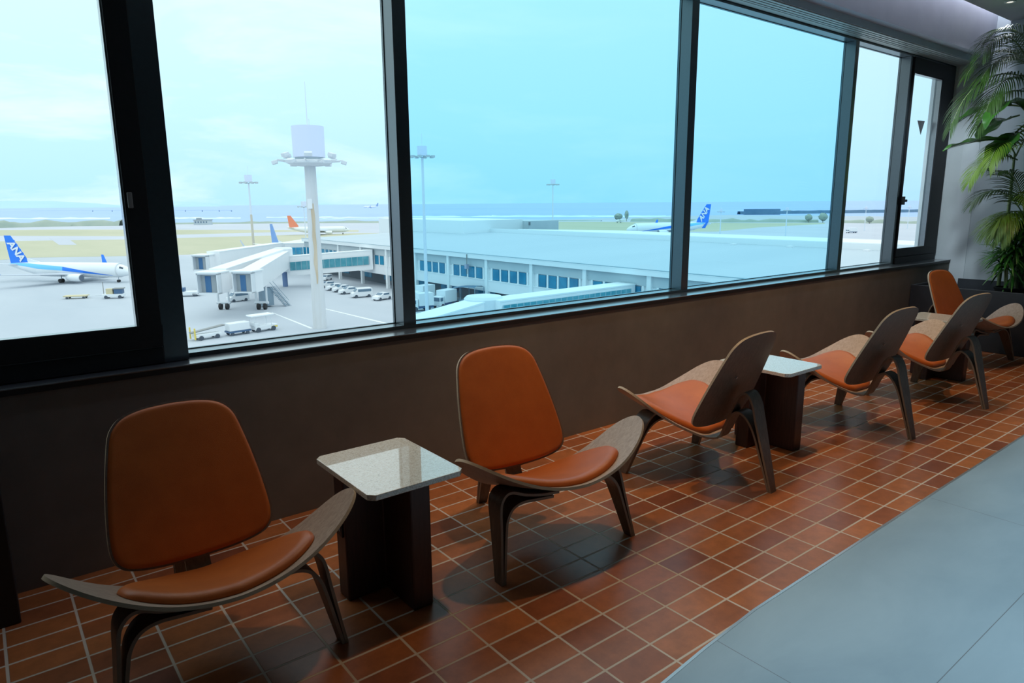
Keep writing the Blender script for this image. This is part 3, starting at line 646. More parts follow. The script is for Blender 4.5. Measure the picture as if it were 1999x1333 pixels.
# ------------------------------------------------------------------ aircraft
JETW = mat('aircraft_white', (.80, .83, .86), .35); JETG = mat('aircraft_grey', (.50, .55, .62), .4)
TRI = mat('livery_blue', (.02, .21, .85), .4); MOH = mat('livery_light_blue', (.16, .56, .95), .4); ORANGE = mat('livery_orange', (.85, .27, .16), .4); DARKG = mat('cockpit_glass', (.04, .07, .11), .15)  # orange is paled, distance haze mixed into the livery colour
def text_mesh(s, size, depth, name, m, parent, M, shear=.0, bold=.0):
    c = bpy.data.curves.new(name, 'FONT'); c.body = s; c.size = size; c.extrude = depth; c.shear = shear; c.offset = bold; c.align_x = 'CENTER'; c.align_y = 'CENTER'
    t = bpy.data.objects.new(name+'_curve', c); COL.objects.link(t); bpy.context.view_layer.update()
    me = bpy.data.meshes.new_from_object(t.evaluated_get(bpy.context.evaluated_depsgraph_get())); bpy.data.objects.remove(t)
    me.materials.clear(); me.materials.append(m)
    me.transform(M); o = bpy.data.objects.new(name, me); COL.objects.link(o); o.parent = parent; return o
def airfoil(mb, root, tip, mi=0):
    """wing-like solid between two (leading edge point, chord, thickness) sections, chord along -x; thickness direction given"""
    rows = []
    for (le, ch, th, td) in (root, tip):
        le = Vector(le); td = Vector(td); P = []
        for u, t in ((0, 0), (.08, .6), (.3, 1), (.6, .7), (1, .05), (.6, -.5), (.3, -.7), (.08, -.5)): P.append(le+Vector((-ch*u, 0, 0))+td*th*.5*t)
        rows.append(P)
    mb.grid(rows, mi, True); o = len(mb.v); n = 8; mb.f += [tuple(range(o-2*n, o-n)), tuple(range(o-n, o))]; mb.m += [mi, mi]
def airliner(name, loc, head, scale, label, fin_m, lettering=True, stripe=True, side=-1, wing2=TRI, letters='ANA'):
    root = empty(name, loc, head, label, 'airplane'); root.scale = (scale,)*3
    st = [(0, 2.75, .06), (-.35, 2.8, .45), (-1.1, 2.9, .88), (-2.2, 3.08, 1.3), (-3.8, 3.22, 1.68), (-5.8, 3.3, 1.9), (-26, 3.3, 1.9), (-29, 3.45, 1.76), (-32, 3.75, 1.4), (-35, 4.1, .95), (-37.6, 4.38, .5), (-39.4, 4.5, .16)]
    S = spline([Vector((x, z, r)) for x, z, r in st], 5); n = 28
    mb = MB(); mb.grid([[(p.x, p.z*math.cos(2*math.pi*j/n), p.y+p.z*1.04*math.sin(2*math.pi*j/n)) for j in range(n)] for p in S], 0, True)
    mb.build('fuselage', JETW, root, smooth='all')
    def at(x):
        for a, b in zip(S, S[1:]):
            if b.x <= x <= a.x: t = (a.x-x)/max(1e-9, a.x-b.x); return a.lerp(b, t)
        return S[-1]
    def patch(x0, x1, f0, f1, nm, m, off=.03, k=30):                 # skin patch; f0/f1: polar angle (deg from horizontal) as functions of x
        for sd in (-1, 1):
            P = []
            for i in range(k+1):
                x = x0+(x1-x0)*i/k; p = at(x); row = []
                for j in range(7):
                    a = R(f0(x)+(f1(x)-f0(x))*j/6); row.append((x, sd*(p.z+off)*math.cos(a), p.y+(p.z+off)*1.04*math.sin(a)))
                P.append(row)
            mb = MB(); mb.grid(P); mb.build(nm, m, root, smooth='all')
    if stripe:
        patch(-38.5, -20, lambda x: 24+(x+38.5)*-1.5, lambda x: 70+(x+38.5)*-2.3, 'light_blue_stripe', MOH)
        patch(-20, -5.0, lambda x: -4-(x+20)*2.6, lambda x: 27-(x+20)*4.5, 'blue_stripe', TRI)
    patch(-2.0, -3.0, lambda x: 28, lambda x: 50, 'cockpit_window', DARKG, .02, 6)
    for sd in (-1, 1):
        mb = MB(); airfoil(mb, ((-13.6, sd*1.5, 2.2), 7.6, .85, (0, 0, 1)), ((-22.6, sd*17.8, 3.5), 1.9, .22, (0, 0, 1))); w = mb.build('wing', JETG, root, smooth=True)
        mb = MB(); airfoil(mb, ((-22.8, sd*17.7, 3.45), 1.75, .2, (0, 1, 0)), ((-24.5, sd*18.5, 6.0), .8, .1, (0, 1, 0))); mb.build('winglet', wing2, w, smooth=True)
        mb = MB(); prof = [(.62, 0), (.92, .12), (1.0, .6), (1.06, 1.6), (.95, 3.0), (.62, 4.3), (.45, 4.5)]
        mb.lathe(prof, n=22); mb.v = [(-11.6-z, sd*4.85+x, 1.62+y) for x, y, z in mb.v]; e = mb.build('engine', JETW, root, smooth=True)
        mb = MB(); mb.lathe([(.84, 0), (.80, .06), (.25, .04), (.02, -.12)], n=20); mb.v = [(-11.52-z*-1-.06, sd*4.85+x, 1.62+y) for x, y, z in mb.v]; mb.build('engine_intake', mat('intake_dark', (.12, .15, .2), .5), e)
        mb = MB(); mb.slab([(-12.6, sd*4.75, 2.5), (-16.5, sd*4.75, 2.5), (-16.5, sd*4.75, 1.9), (-13.5, sd*4.75, 1.9)], .25); mb.build('pylon', JETW, e)
        mb = MB(); airfoil(mb, ((-34.8, sd*.6, 4.6), 3.8, .35, (0, 0, 1)), ((-38.1, sd*7.0, 5.3), 1.5, .14, (0, 0, 1))); mb.build('tailplane', JETW, root, smooth=True)
        mb = MB()
        for dx in (-.42, .42): mb.tube([(-19.8, sd*2.86+dx-.14, .56), (-19.8, sd*2.86+dx+.14, .56)], .56, 16)
        mb.build('main_wheel', RUBBER, root, smooth=True)
        mb = MB(); mb.tube([(-19.8, sd*2.86, .5), (-19.8, sd*2.6, 2.6)], .13, 8); mb.build('gear_leg', JETG, root)
    mb = MB()
    for dy in (-.25, .25): mb.tube([(-4.6, dy-.1, .36), (-4.6, dy+.1, .36)], .36, 14)
    mb.build('nose_wheel', RUBBER, root, smooth=True); mb = MB(); mb.tube([(-4.6, 0, .4), (-4.5, 0, 1.9)], .1, 8); mb.build('gear_leg', JETG, root)
    mb = MB(); airfoil(mb, ((-31.6, 0, 4.75), 6.5, .5, (0, 1, 0)), ((-36.9, 0, 12.5), 2.2, .22, (0, 1, 0))); f = mb.build('tail_fin', fin_m, root, smooth=True)
    mb = MB(); mb.slab([(-27.0, -.1, 4.9), (-32.4, -.1, 4.6), (-32.6, -.1, 6.3)], .2); mb.build('fin_fillet', JETW, root)
    if lettering:
        for sd in (-1, 1):
            # lettering runs down along the leading edge
            dx = Vector((5.3, 0, -7.75)).normalized()
            X = dx if sd < 0 else dx*-1; X = Vector((X.x, 0, X.z)); Y = Vector((-X.z, 0, X.x)) if sd < 0 else Vector((X.z, 0, -X.x)); 
            if Y.z < 0 and sd < 0: Y = -Y
            if sd > 0: X = dx*-1; Y = Vector((X.z, 0, -X.x))
            Nn = X.cross(Y)
            M = Matrix((X, Y, Nn)).transposed().to_4x4(); M.translation = Vector((-35.6, sd*.30, 8.4))
            text_mesh(letters, 2.9, .04, 'lettering', JETW, f, M, .25, .10)
    return root
pa = (32.0, 197.0, GZ)
airliner('airliner', pa, R(-48.5), .96, 'white airliner with blue lettered tail and blue stripe, parked at the far left', TRI)
airliner('airliner', (298.5, 271.6, GZ), R(161.0), 1.44, 'white and blue airliner taxiing beyond the terminal roof, partly behind the third mullion', TRI)
pB = AT(531, 437, -5.5); 
airliner('airliner', (pB.x+37*math.cos(R(48)), pB.y+37*math.sin(R(48)), GZ), R(48), 1, 'airliner hidden behind the air bridges, only its blue and white tail showing', mat('tail_pale_blue', (.20, .36, .68), .4), lettering=False, wing2=JETG)
pC = AT(567, 418, -4.5)
airliner('airliner', (pC.x+37*.93, pC.y-37*.36, GZ+.06), R(-21), 1, 'distant airliner with an orange tail beyond the grass', ORANGE, lettering=False, stripe=False, wing2=ORANGE)
d = ray(709, 404); d = d/d.xy.length; q = CAM+d*1500
airliner('airliner', q+Vector((0, 0, -2.5)), R(135), .85, 'tiny pale airliner climbing low over the sea, left of the second mullion', mat('tail_far_blue', (.25, .38, .62), .4), lettering=False, stripe=False)
E2 = AT(1357, 456, -14)
airliner('airliner', (116.6+150, 60+110, GZ), R(100), .001, 'x', TRI) if False else None

# ------------------------------------------------------------------ passenger pier
WINB = mottled('blue_window_glass', (.010, .16, .30), (.03, .28, .45), .35, .12); WING = mottled('teal_glass', (.03, .22, .30), (.12, .38, .46), .5, .1)
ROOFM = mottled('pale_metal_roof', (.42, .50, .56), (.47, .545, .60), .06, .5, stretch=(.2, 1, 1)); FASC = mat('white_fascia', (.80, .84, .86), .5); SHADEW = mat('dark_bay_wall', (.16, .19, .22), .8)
pier = empty('passenger_pier', (98, 100, GZ), 0, 'long low terminal pier with pale sloping metal roof and a row of blue windows', 'building'); inv = Matrix.Translation(-pier.location)
def pp_(o): o.parent = pier; o.matrix_parent_inverse = inv; return o
XF, XB, Y0, Y1 = 76.0, 121.5, 8.0, 192.0
mb = MB(); mb.slab([(XF-.6, Y0, -8.16), (XB, Y0, -7.05), (XB, Y1, -7.05), (XF-.6, Y1, -8.16)], .12); pp_(mb.build('roof', ROOFM, None))
mb = MB(); mb.box((XF-.7, Y0, -8.9), (XF-.3, Y1, -8.10)); mb.box((XF-.74, Y0, -8.17), (XF-.1, Y1, -8.05)); pp_(mb.build('fascia', FASC, None))
mb = MB(); mb.box((XF-.75, Y0, -8.05), (XF-.25, Y1, -7.98)); pp_(mb.build('gutter', mat('gutter_grey', (.22, .34, .40), .5), None))
mb = MB(); mb.box((XF, Y0, -10.5), (XB, Y1, -8.8)); pp_(mb.build('wall', PALEG, None))
mb = MB(); mb.box((XF+.25, Y0, -15.0), (XB, Y1, -10.5)); mb.box((XF-.1, Y0, -14.9), (XF+.3, Y1, -12.75)); pp_(mb.build('wall', WHITE, None))
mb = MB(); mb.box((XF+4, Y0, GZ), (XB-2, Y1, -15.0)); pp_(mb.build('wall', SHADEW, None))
mb = MB(); mb.box((XF-.2, Y0, -12.85), (XF+.3, Y1, -12.7)); pp_(mb.build('sill_band', FASC, None))
ys = [48.9+13.24*k for k in range(-3, 11)]
for y in ys:
    mb = MB(); mb.box((XF-.35, y-.4, GZ), (XF+.3, y+.4, -8.9)); pp_(mb.build('column', FASC, None))
    for k in range(4):
        yc = y+2.0+.9+k*2.62-.1; mb = MB(); mb.box((XF+.05, yc-.92, -12.66), (XF+.2, yc+.92, -10.62)); pp_(mb.build('window', WINB, None))
    mb = MB()
    for k in range(5): yy = y+1.5+k*2.62-.15; mb.box((XF-.02, yy-.20, -12.7), (XF+.3, yy+.20, -10.5))
    pp_(mb.build('window_post', FASC, None))
    mb = MB(); mb.box((XF+3.9, y+3, -17), (XF+4.02, y+9.5, -15.2)); pp_(mb.build('ground_floor_window', WINB, None))
mb = MB(); mb.slab([(XB, Y0, -7.1), (XB+.2, Y0, -7.1), (XB+.2, 166, -7.1), (XB, 166, -7.1)], 1.25); pp_(mb.build('parapet', FASC, None))
mb = MB(); mb.slab([(XB+.2, Y0, -5.9), (XB+40, Y0, -7.4), (XB+40, 150, -7.4), (XB+.2, 150, -5.9)], .15); pp_(mb.build('rear_roof', FASC, None))
mb = MB(); mb.box((112, 163, -9), (134, 215, -3.4)); pp_(mb.build('roof_monitor', FASC, None))
mb = MB(); mb.box((134, 160, -9), (146, 200, -3.9)); pp_(mb.build('roof_monitor', PALEG, None))
mb = MB(); mb.box((136.8-3, 159.9, -5.2), (137.5-3, 160.02, -4.2)); pp_(mb.build('vent', SHADEW, None))
mb = MB(); mb.tube([(75.2, 107.5, -8.2), (75.2, 107.5, -12.0)], .09, 8); cp = pp_(mb.build('camera_post', GREYPL, None)); mb = MB(); mb.box((74.9, 107.2, -11.0), (75.5, 107.9, -10.1)); pp_(mb.build('camera_box', mat('lilac_box', (.35, .38, .5), .5), None))
mb = MB()
for k, y in enumerate((92, 78, 66, 52, 40, 30)): mb.cbox((119, y, -6.85), (.9, .9, .35))
pp_(mb.build('roof_hatch', WHITE, None))

# ------------------------------------------------------------------ air bridges
def tunnel(p0, p1, w, h0, h1, m, parent, name='tunnel', roof=.18):
    """rectangular passage from p0 to p1 (points on its floor centre line)"""
    p0, p1 = Vector(p0), Vector(p1); d = (p1-p0); d.z = 0; d.normalize(); s = Vector((-d.y, d.x, 0))*w/2; Z = Vector((0, 0, 1))
    mb = MB(); q = [p0-s, p0+s, p0+s+Z*h0, p0-s+Z*h0, p1-s, p1+s, p1+s+Z*h1, p1-s+Z*h1]
    mb.add(q, [(0, 1, 2, 3), (7, 6, 5, 4), (0, 3, 7, 4), (1, 5, 6, 2), (2, 6, 7, 3), (0, 4, 5, 1)]); o = mb.build(name, m); o.parent = parent; o.matrix_parent_inverse = Matrix.Translation(-parent.location)
    s2 = s*1.05; mb = MB(); mb.slab([p0-s2+Z*h0, p1-s2+Z*h1, p1+s2+Z*h1, p0+s2+Z*h0], roof); r = mb.build('roof_cap', FASC); r.parent = o
    return o
def glassband(p0, p1, w, z0, z1, parent, host, side, posts, m=None):
    p0, p1 = Vector(p0), Vector(p1); d = (p1-p0); dn = d.copy(); dn.z = 0; dn.normalize(); s = Vector((-dn.y, dn.x, 0))*side*(w/2+.03); Z = Vector((0, 0, 1)); inv = Matrix.Translation(-parent.location)
    mb = MB(); mb.slab([p0+s+Z*z0, p1+s+Z*z0, p1+s+Z*z1, p0+s+Z*z1], .05); o = mb.build('glass_band', m or WING); o.parent = host
    mb = MB()
    for k in range(posts+1):
        q = p0.lerp(p1, k/posts)+s*1.02; mb.tube([q+Z*z0, q+Z*z1], .09, 6)
    o = mb.build('band_post', mat('band_frame', (.25, .42, .5), .5)); o.parent = host
def support(parent, p, ztop, wheels=True, m=None):
    inv = Matrix.Translation(-parent.location); fd = Vector((fw.x, fw.y, 0)).normalized(); sd = Vector((fd.y, -fd.x, 0)); p = Vector(p)
    mb = MB(); mb.tube([p+Vector((0, 0, 1.3))-sd*1.0, Vector((p.x, p.y, ztop))-sd*1.0], .20, 8); mb.tube([p+Vector((0, 0, 1.3))+sd*1.0, Vector((p.x, p.y, ztop))+sd*1.0], .20, 8); mb.tube([p+Vector((0, 0, 1.3))-sd*1.3, p+Vector((0, 0, 1.3))+sd*1.3], .28, 8)
    o = mb.build('support_leg', OFFW); o.parent = parent; o.matrix_parent_inverse = inv
    for s in (-1, 1):
        mb = MB(); c = p+sd*s*.62+Vector((0, 0, .62)); mb.tube([c-sd*.22, c+sd*.22], .62, 16); w = mb.build('wheel', RUBBER, smooth=True); w.parent = parent; w.matrix_parent_inverse = inv
def cab(parent, c, face, w, h, zf, dep=3.6):
    """bridge head: box open towards 'face' with a dark frame and grey recess"""
    inv = Matrix.Translation(-parent.location); c = Vector((c[0], c[1], zf)); f = Vector((*face, 0)).normalized(); s = Vector((-f.y, f.x, 0))*w/2; Z = Vector((0, 0, 1))
    def bx(a, b, z0, z1, x0, x1, nm, m):
        mb = MB(); q = [c+f*x0+s*a+Z*z0, c+f*x1+s*a+Z*z0, c+f*x1+s*b+Z*z0, c+f*x0+s*b+Z*z0, c+f*x0+s*a+Z*z1, c+f*x1+s*a+Z*z1, c+f*x1+s*b+Z*z1, c+f*x0+s*b+Z*z1]
        mb.add(q, [(0, 3, 2, 1), (4, 5, 6, 7), (0, 1, 5, 4), (1, 2, 6, 5), (2, 3, 7, 6), (3, 0, 4, 7)]); o = mb.build(nm, m); o.parent = parent; o.matrix_parent_inverse = inv; return o
    k = bx(-1, 1, 0, h, -dep, -.9, 'cab', WHITE)
    for a, b2, z0, z1 in ((-1, -.9, 0, h), (.9, 1, 0, h), (-1, 1, h-.25, h), (-1, 1, 0, .2)): bx(a, b2, z0, z1, -.95, .25, 'canopy_side', OFFW)
    bx(-.9, .9, .2, h-.25, -.9, -.84, 'recess_wall', mat('recess_grey', (.36, .40, .43), .7)); bx(-1.12, 1.12, h, h+.22, -dep-.1, .55, 'roof_cap', FASC)
    return bx(-.5, .05, .2, h-.6, -.84, -.78, 'door_panel', mat('cab_door_blue', (.05, .16, .34), .5)) if face[2:] == () else None

def on_depth(a, b, ref):                                             # seen at (a, b), in the camera-facing plane through ref
    d = ray(a, b); return CAM+d*((Vector(ref)-CAM).dot(fw)/d.dot(fw))
g1r = Vector((76, 148.8, -12.73)); g1l = on_depth(572, 527, g1r)
jb = empty('air_bridge', (g1l.x, g1l.y, GZ), 0, 'air bridge with teal glazed gangway and two white cabs, left of the tall mast', 'air bridge')
o = tunnel((g1l.x-.6, g1l.y+.5, g1l.z-1.3), (76.2, 148.8, -13.95), 3.0, 4.55, 4.55, WHITE, jb, 'gangway')
[glassband((g1l.x-.1, g1l.y+.1, g1l.z), (75.4, 149.2, -12.73), 3.0, 0, 2.0, jb, o, sd, 14) for sd in (-1, 1)]
inv = Matrix.Translation(-jb.location)
rc = on_depth(556, 540, g1l+Vector((-1.5, 1.2, 0)))
mb = MB(); mb.lathe([(2.2, -14.3), (2.2, -8.9), (1.9, -8.6)], (rc.x, rc.y, 0), 24); o = mb.build('rotunda', OFFW, smooth=True); o.parent = jb; o.matrix_parent_inverse = inv
mb = MB(); mb.lathe([(.6, GZ), (.6, -14.3)], (rc.x, rc.y, 0), 14); o = mb.build('pillar', mat('pillar_blue', (.14, .22, .40), .6), smooth=True); o.parent = jb; o.matrix_parent_inverse = inv
cA = AT(476, 572, -13.4); cB = AT(408, 574, -13.6)
tdir = Vector((cA.x-rc.x, cA.y-rc.y, 0)).normalized()
tunnel((rc.x, rc.y, -13.4), (cA.x-tdir.x*2.5+.6, cA.y-tdir.y*2.5, -13.4), 2.9, 3.9, 3.5, WHITE, jb)
cab(jb, (cA.x, cA.y), (-fw.x*.8-.15, -fw.y*.8), 3.6, 3.6, -13.4)
rB = rc+Vector((1.5, 3.5, 0)); tB = Vector((cB.x-rB.x, cB.y-rB.y, 0)).normalized()
tunnel((rB.x, rB.y, -12.9), (cB.x-tB.x*2.5+1, cB.y-tB.y*2.5+.3, -13.4), 2.9, 4.0, 3.7, WHITE, jb)
cab(jb, (cB.x, cB.y), (-fw.x*.8-.15, -fw.y*.8), 3.9, 3.6, -13.6)
support(jb, AT(512, 604, GZ), -13.4); support(jb, AT(438, 604, GZ), -13.5)
# service stair beside the near tunnel
q0, q1 = AT(562, 597, GZ), AT(530, 560, -14.2); mb = MB(); s = Vector((.5, .6, 0))
for k in range(15):
    c = q0.lerp(q1, k/14); mb.cbox(c, (1.3, .5, .08))
mb.tube([q0+s, q1+s], .08, 6); mb.tube([q0-s, q1-s], .08, 6); mb.tube([q0+s+Vector((0, 0, 1)), q1+s+Vector((0, 0, 1))], .05, 6); mb.tube([q0-s+Vector((0, 0, 1)), q1-s+Vector((0, 0, 1))], .05, 6); mb.cbox(q1+Vector((-1, .5, -1.8)), (2.2, 2.0, 3.4))
o = mb.build('service_stair', mat('stair_grey_blue', (.25, .34, .42), .6)); o.parent = jb; o.matrix_parent_inverse = inv
# second air bridge behind
g2l = on_depth(549, 497, (76+4, 190, -12)); g2r = on_depth(672, 492, (88, 205, -11))
jb2 = empty('air_bridge', (g2l.x, g2l.y, GZ), 0, 'air bridge behind the nearest pair, with bright blue glazed gangway and long white tunnel', 'air bridge')
o = tunnel((g2l.x, g2l.y, g2l.z-1.4), (g2r.x, g2r.y, g2r.z-1.8), 3.2, 4.6, 4.6, WHITE, jb2, 'gangway'); [glassband((g2l.x+.2, g2l.y, g2l.z), (g2r.x, g2r.y, g2r.z), 3.2, 0, 2.0, jb2, o, sd, 12, mottled('cyan_glass', (.03, .30, .55), (.16, .55, .72), .4, .1)) for sd in (-1, 1)]
c2 = AT(392, 528, -13.2); e2 = on_depth(545, 499, g2l)
tunnel((e2.x, e2.y, e2.z-.6), (c2.x+3.2, c2.y+.6, -13.0), 3.0, 4.2, 3.8, WHITE, jb2); cab(jb2, (c2.x, c2.y), (-.75, -.65), 3.6, 3.4, -13.2)
inv2 = Matrix.Translation(-jb2.location)
mb = MB(); mb.lathe([(2.2, g2l.z-1.8), (2.2, g2l.z+3.2)], (e2.x, e2.y, 0), 20); o = mb.build('rotunda', OFFW, smooth=True); o.parent = jb2; o.matrix_parent_inverse = inv2
mb = MB(); mb.lathe([(.6, GZ), (.6, g2l.z-1.8)], (e2.x, e2.y, 0), 12); o = mb.build('pillar', OFFW, smooth=True); o.parent = jb2; o.matrix_parent_inverse = inv2
support(jb2, Vector((c2.x+9, c2.y+1, GZ)), -13.0)
# third air bridge, lower right
a3, b3 = AT(975, 590, -10.45), Vector((75.75, 64.8, -10.45))
jb3 = empty('air_bridge', (a3.x, a3.y, GZ), 0, 'white roofed air bridge with teal glass at the lower edge of the third window', 'air bridge')
o = tunnel((a3.x, a3.y+1.6, -14.9), (b3.x, b3.y+1.6, -14.9), 3.2, 4.45, 4.45, WHITE, jb3, 'gangway'); [glassband((a3.x+.5, a3.y+1.6, -13.0), (b3.x-1, b3.y+1.6, -13.0), 3.2, 0, 2.1, jb3, o, sd, 22) for sd in (-1, 1)]
inv3 = Matrix.Translation(-jb3.location)
r3 = AT(944, 582, -10.3); mb = MB(); mb.lathe([(2.5, -15.2), (2.5, -10.3), (2.2, -10.0)], (r3.x, r3.y, 0), 24); o = mb.build('rotunda', OFFW, smooth=True); o.parent = jb3; o.matrix_parent_inverse = inv3
mb = MB(); mb.lathe([(.6, GZ), (.6, -15.2)], (r3.x, r3.y, 0), 14); o = mb.build('pillar', OFFW, smooth=True); o.parent = jb3; o.matrix_parent_inverse = inv3
e3 = AT(800, 622, -10.9); tunnel((r3.x, r3.y, -14.4), (e3.x, e3.y, -14.9), 3.0, 3.9, 3.7, WHITE, jb3)
tunnel((r3.x, r3.y, -14.6), (a3.x+.2, a3.y+1.6, -14.8), 2.8, 3.9, 4.2, OFFW, jb3, 'link')
support(jb3, Vector((e3.x+4, e3.y, GZ)), -14.8)

# ------------------------------------------------------------------ light masts
MASTW = mat('mast_white', (.70, .76, .84), .5); MASTT = mottled('weathered_mast', (.62, .62, .62), (.70, .72, .75), .8, .6, stretch=(1, 1, .12)); RUST = mottled('rust_streak', (.55, .42, .28), (.66, .56, .44), 1.2, .9, stretch=(1, 1, .15))
LILAC = mat('mast_hood_lilac', (.70, .75, .90), .5)
mbase = AT(625, 640); root = empty('light_mast', mbase, 0, 'tall thick light mast with drum top and rust streak, seen through the second window', 'light mast', 'apron light masts')
mb = MB(); mb.lathe([(1.08, 0), (1.0, 6), (.93, 14), (.84, 25.2)], n=28); mb.build('pole', MASTT, root, smooth=True)
P = []
for i in range(21):
    z = 7.2+i*.62; c = -YAW-math.pi/2+.28+.05*math.sin(i*.9); hw = .08+.22*min(1, i/5)*(1-.25*math.sin(i*.55)**2)
    rr = 1.10-.0098*z; P.append([(rr*math.cos(c+hw*k/2), rr*math.sin(c+hw*k/2), z) for k in (-2, -1, 0, 1, 2)])
mb = MB(); mb.grid(P); mb.build('rust_streak', RUST, root, smooth='all')
mb = MB(); mb.box((-.45, -1.02, 18.8), (.25, -.86, 20.3)); o = mb.build('access_panel', WHITE, root); o.rotation_euler = (0, 0, -YAW)
mb = MB(); mb.lathe([(1.6, 25.2), (2.7, 25.35), (3.3, 25.6), (3.3, 25.9), (2.5, 26.1)], n=36); mb.build('platform', OFFW, root, smooth=True)
mb = MB(); mb.lathe([(2.38, 26.5), (2.4, 31.05), (.0001, 31.1)], n=40); mb.build('drum_hood', LILAC, root, smooth=True)
mb = MB(); mb.lathe([(2.1, 26.0), (2.1, 26.5)], n=30); mb.build('neck', PALEG, root, smooth=True)
mb = MB(); mb.tube([(0, 0, 31.1), (0, 0, 37.5)], [.10, .03], 8); mb.tube([(.3, 0, 31.0), (.3, 0, 32.2)], .05, 6); mb.build('antenna', LILAC, root)
mb = MB()
for k in range(12): t = 2*math.pi*k/12; mb.tube([(2.9*math.cos(t), 2.9*math.sin(t), 25.85), (5.0*math.cos(t), 5.0*math.sin(t), 26.05)], .10, 6)
mb.build('arm', OFFW, root)
for k in range(12):
    t = 2*math.pi*k/12+.1; r_ = 5.1 if k % 2 else 3.9; z = 25.75 if k % 2 else 26.8; mb = MB(); mb.cbox((0, 0, 0), (.85, 1.15, .55)); M = Matrix.Translation((r_*math.cos(t), r_*math.sin(t), z))@Matrix.Rotation(t, 4, 'Z')@Matrix.Rotation(R(18), 4, 'Y'); mb.v = [tuple(M@Vector(q)) for q in mb.v]; mb.build('floodlight', OFFW, root, bevel=.08)
def slim_mast(base, top_z, r_, label, lower=None, hood=1.0):
    root = empty('light_mast', base, 0, label, 'light mast', 'apron light masts'); H = top_z-base[2]
    mb = MB(); mb.lathe([(r_, 0 if not lower else H*.5), (r_*.6, H-2.2*hood)], n=14); mb.build('pole', MASTW, root, smooth=True)
    if lower: mb = MB(); mb.lathe([(r_*1.15, 0), (r_, H*.52)], n=14); mb.build('pole', lower, root, smooth=True)
    mb = MB(); mb.lathe([(.9*hood, H-1.9*hood), (.9*hood, H-.2*hood), (.0001, H-.15*hood)], n=18); mb.build('drum_hood', LILAC, root, smooth=True)
    mb = MB()
    for k in range(8): t = 2*math.pi*k/8; mb.tube([(0, 0, H-2.2*hood), (2.0*hood*math.cos(t), 2.0*hood*math.sin(t), H-1.9*hood)], .08*hood, 6)
    mb.build('arm', PALEG, root); mb = MB()
    for k in range(8): t = 2*math.pi*k/8; mb.cbox((2.0*hood*math.cos(t), 2.0*hood*math.sin(t), H-2.05*hood), (.55*hood, .55*hood, .4*hood))
    mb.build('floodlight', PALEG, root)
    mb = MB(); mb.tube([(0, 0, H-.2), (0, 0, H+2.0*hood)], .03*hood, 6); mb.build('antenna', LILAC, root)
b = AT(834, 611); slim_mast(b, HD(825, 283, b).z, .34, 'slim light mast standing in front of the terminal pier, right of the second mullion', None, .95)
TAN = mat('tan_pole', (.62, .56, .45), .7)
b = AT(497, 502); slim_mast(b, HD(481, 340, b).z, .42, 'slim light mast with a tan lower half, left of the tall thick mast', TAN, 1.5)
b = AT(598, 478); slim_mast(b, HD(590, 392, b).z, .32, 'small distant light mast just left of the tall thick mast', None, 1.4)
b = AT(1079, 452); slim_mast(b, HD(1078, 349, b).z, .55, 'thin light mast beyond the terminal roof in the middle of the third window', None, 1.9)
b = AT(1405, 464); slim_mast(b, HD(1405, 407, b).z, .35, 'faint thin mast right of the taxiing airliner tail', None, .9)
b = AT(1533, 463); slim_mast(b, HD(1535, 404, b).z, .35, 'faint thin mast in the middle of the fourth window', None, .9)
b = AT(1687, 451); slim_mast(b, HD(1689, 403, b).z, .28, 'faint thin mast in the narrow fifth pane', None, .8)
b = AT(1771, 447); slim_mast(b, HD(1773, 401, b).z, .28, 'faint thin mast in the narrow sixth pane', None, .8)

# ------------------------------------------------------------------ vehicles
VW = mat('vehicle_white', (.78, .81, .84), .35); VGL = mat('vehicle_glass', (.12, .20, .28), .15); YEL = mat('vehicle_yellow', (.75, .58, .12), .5); VB = mat('vehicle_dark_blue', (.06, .13, .25), .5); BEI = mat('deck_beige', (.62, .55, .36), .7)  # vehicle glass lightened and blued, outdoor haze put into its colour
TYRE = mat('hazed_tyre', (.07, .09, .12), .8)  # tyre black lifted to paint in the haze outside
def wheels(root, xs, hw, r_):
    for x in xs:
        for s in (-1, 1): mb = MB(); mb.tube([(x, s*hw-.1, r_), (x, s*hw+.1, r_)], r_, 12); mb.build('wheel', TYRE, root, smooth=True)
def car(p, ang, label, van=False, k=1.):
    root = empty('van' if van else 'car', p, ang, label, 'van' if van else 'car', 'vehicles parked under the pier'); root.scale = (k,)*3
    if van: side = [(-2.1, .3), (-2.1, 1.75), (-1.9, 1.9), (.9, 1.9), (1.55, 1.15), (2.05, .95), (2.1, .3)]
    else: side = [(-2.1, .3), (-2.1, .85), (-1.7, 1.0), (-1.1, 1.42), (.35, 1.45), (1.05, .98), (1.95, .82), (2.1, .3)]
    mb = MB(); n = len(side); w = .84; mb.v = [(x, -w, z) for x, z in side]+[(x, w, z) for x, z in side]; mb.f = [tuple(range(n)), tuple(range(2*n-1, n-1, -1))]+[(i, i+n, (i+1) % n+n, (i+1) % n) for i in range(n)]; mb.m = [0]*(n+2); mb.build('body', VW, root, bevel=.06)
    mb = MB()
    if van: mb.slab([(1.52, -.72, 1.24), (1.52, .72, 1.24), (1.00, .72, 1.82), (1.00, -.72, 1.82)], .03); mb.box((-1.8, -.86, 1.2), (.9, .86, 1.7))
    else: mb.slab([(1.0, -.70, 1.04), (1.0, .70, 1.04), (.42, .66, 1.42), (.42, -.66, 1.42)], .03); mb.box((-1.2, -.855, 1.02), (.35, .855, 1.34)); mb.slab([(-1.66, .68, 1.04), (-1.66, -.68, 1.04), (-1.16, -.66, 1.40), (-1.16, .66, 1.40)], .03)
    mb.build('window', VGL, root); wheels(root, (-1.3, 1.3), .80, .32); return root
toward = math.atan2(CAM.y-140, CAM.x-67)
ck = 1.0
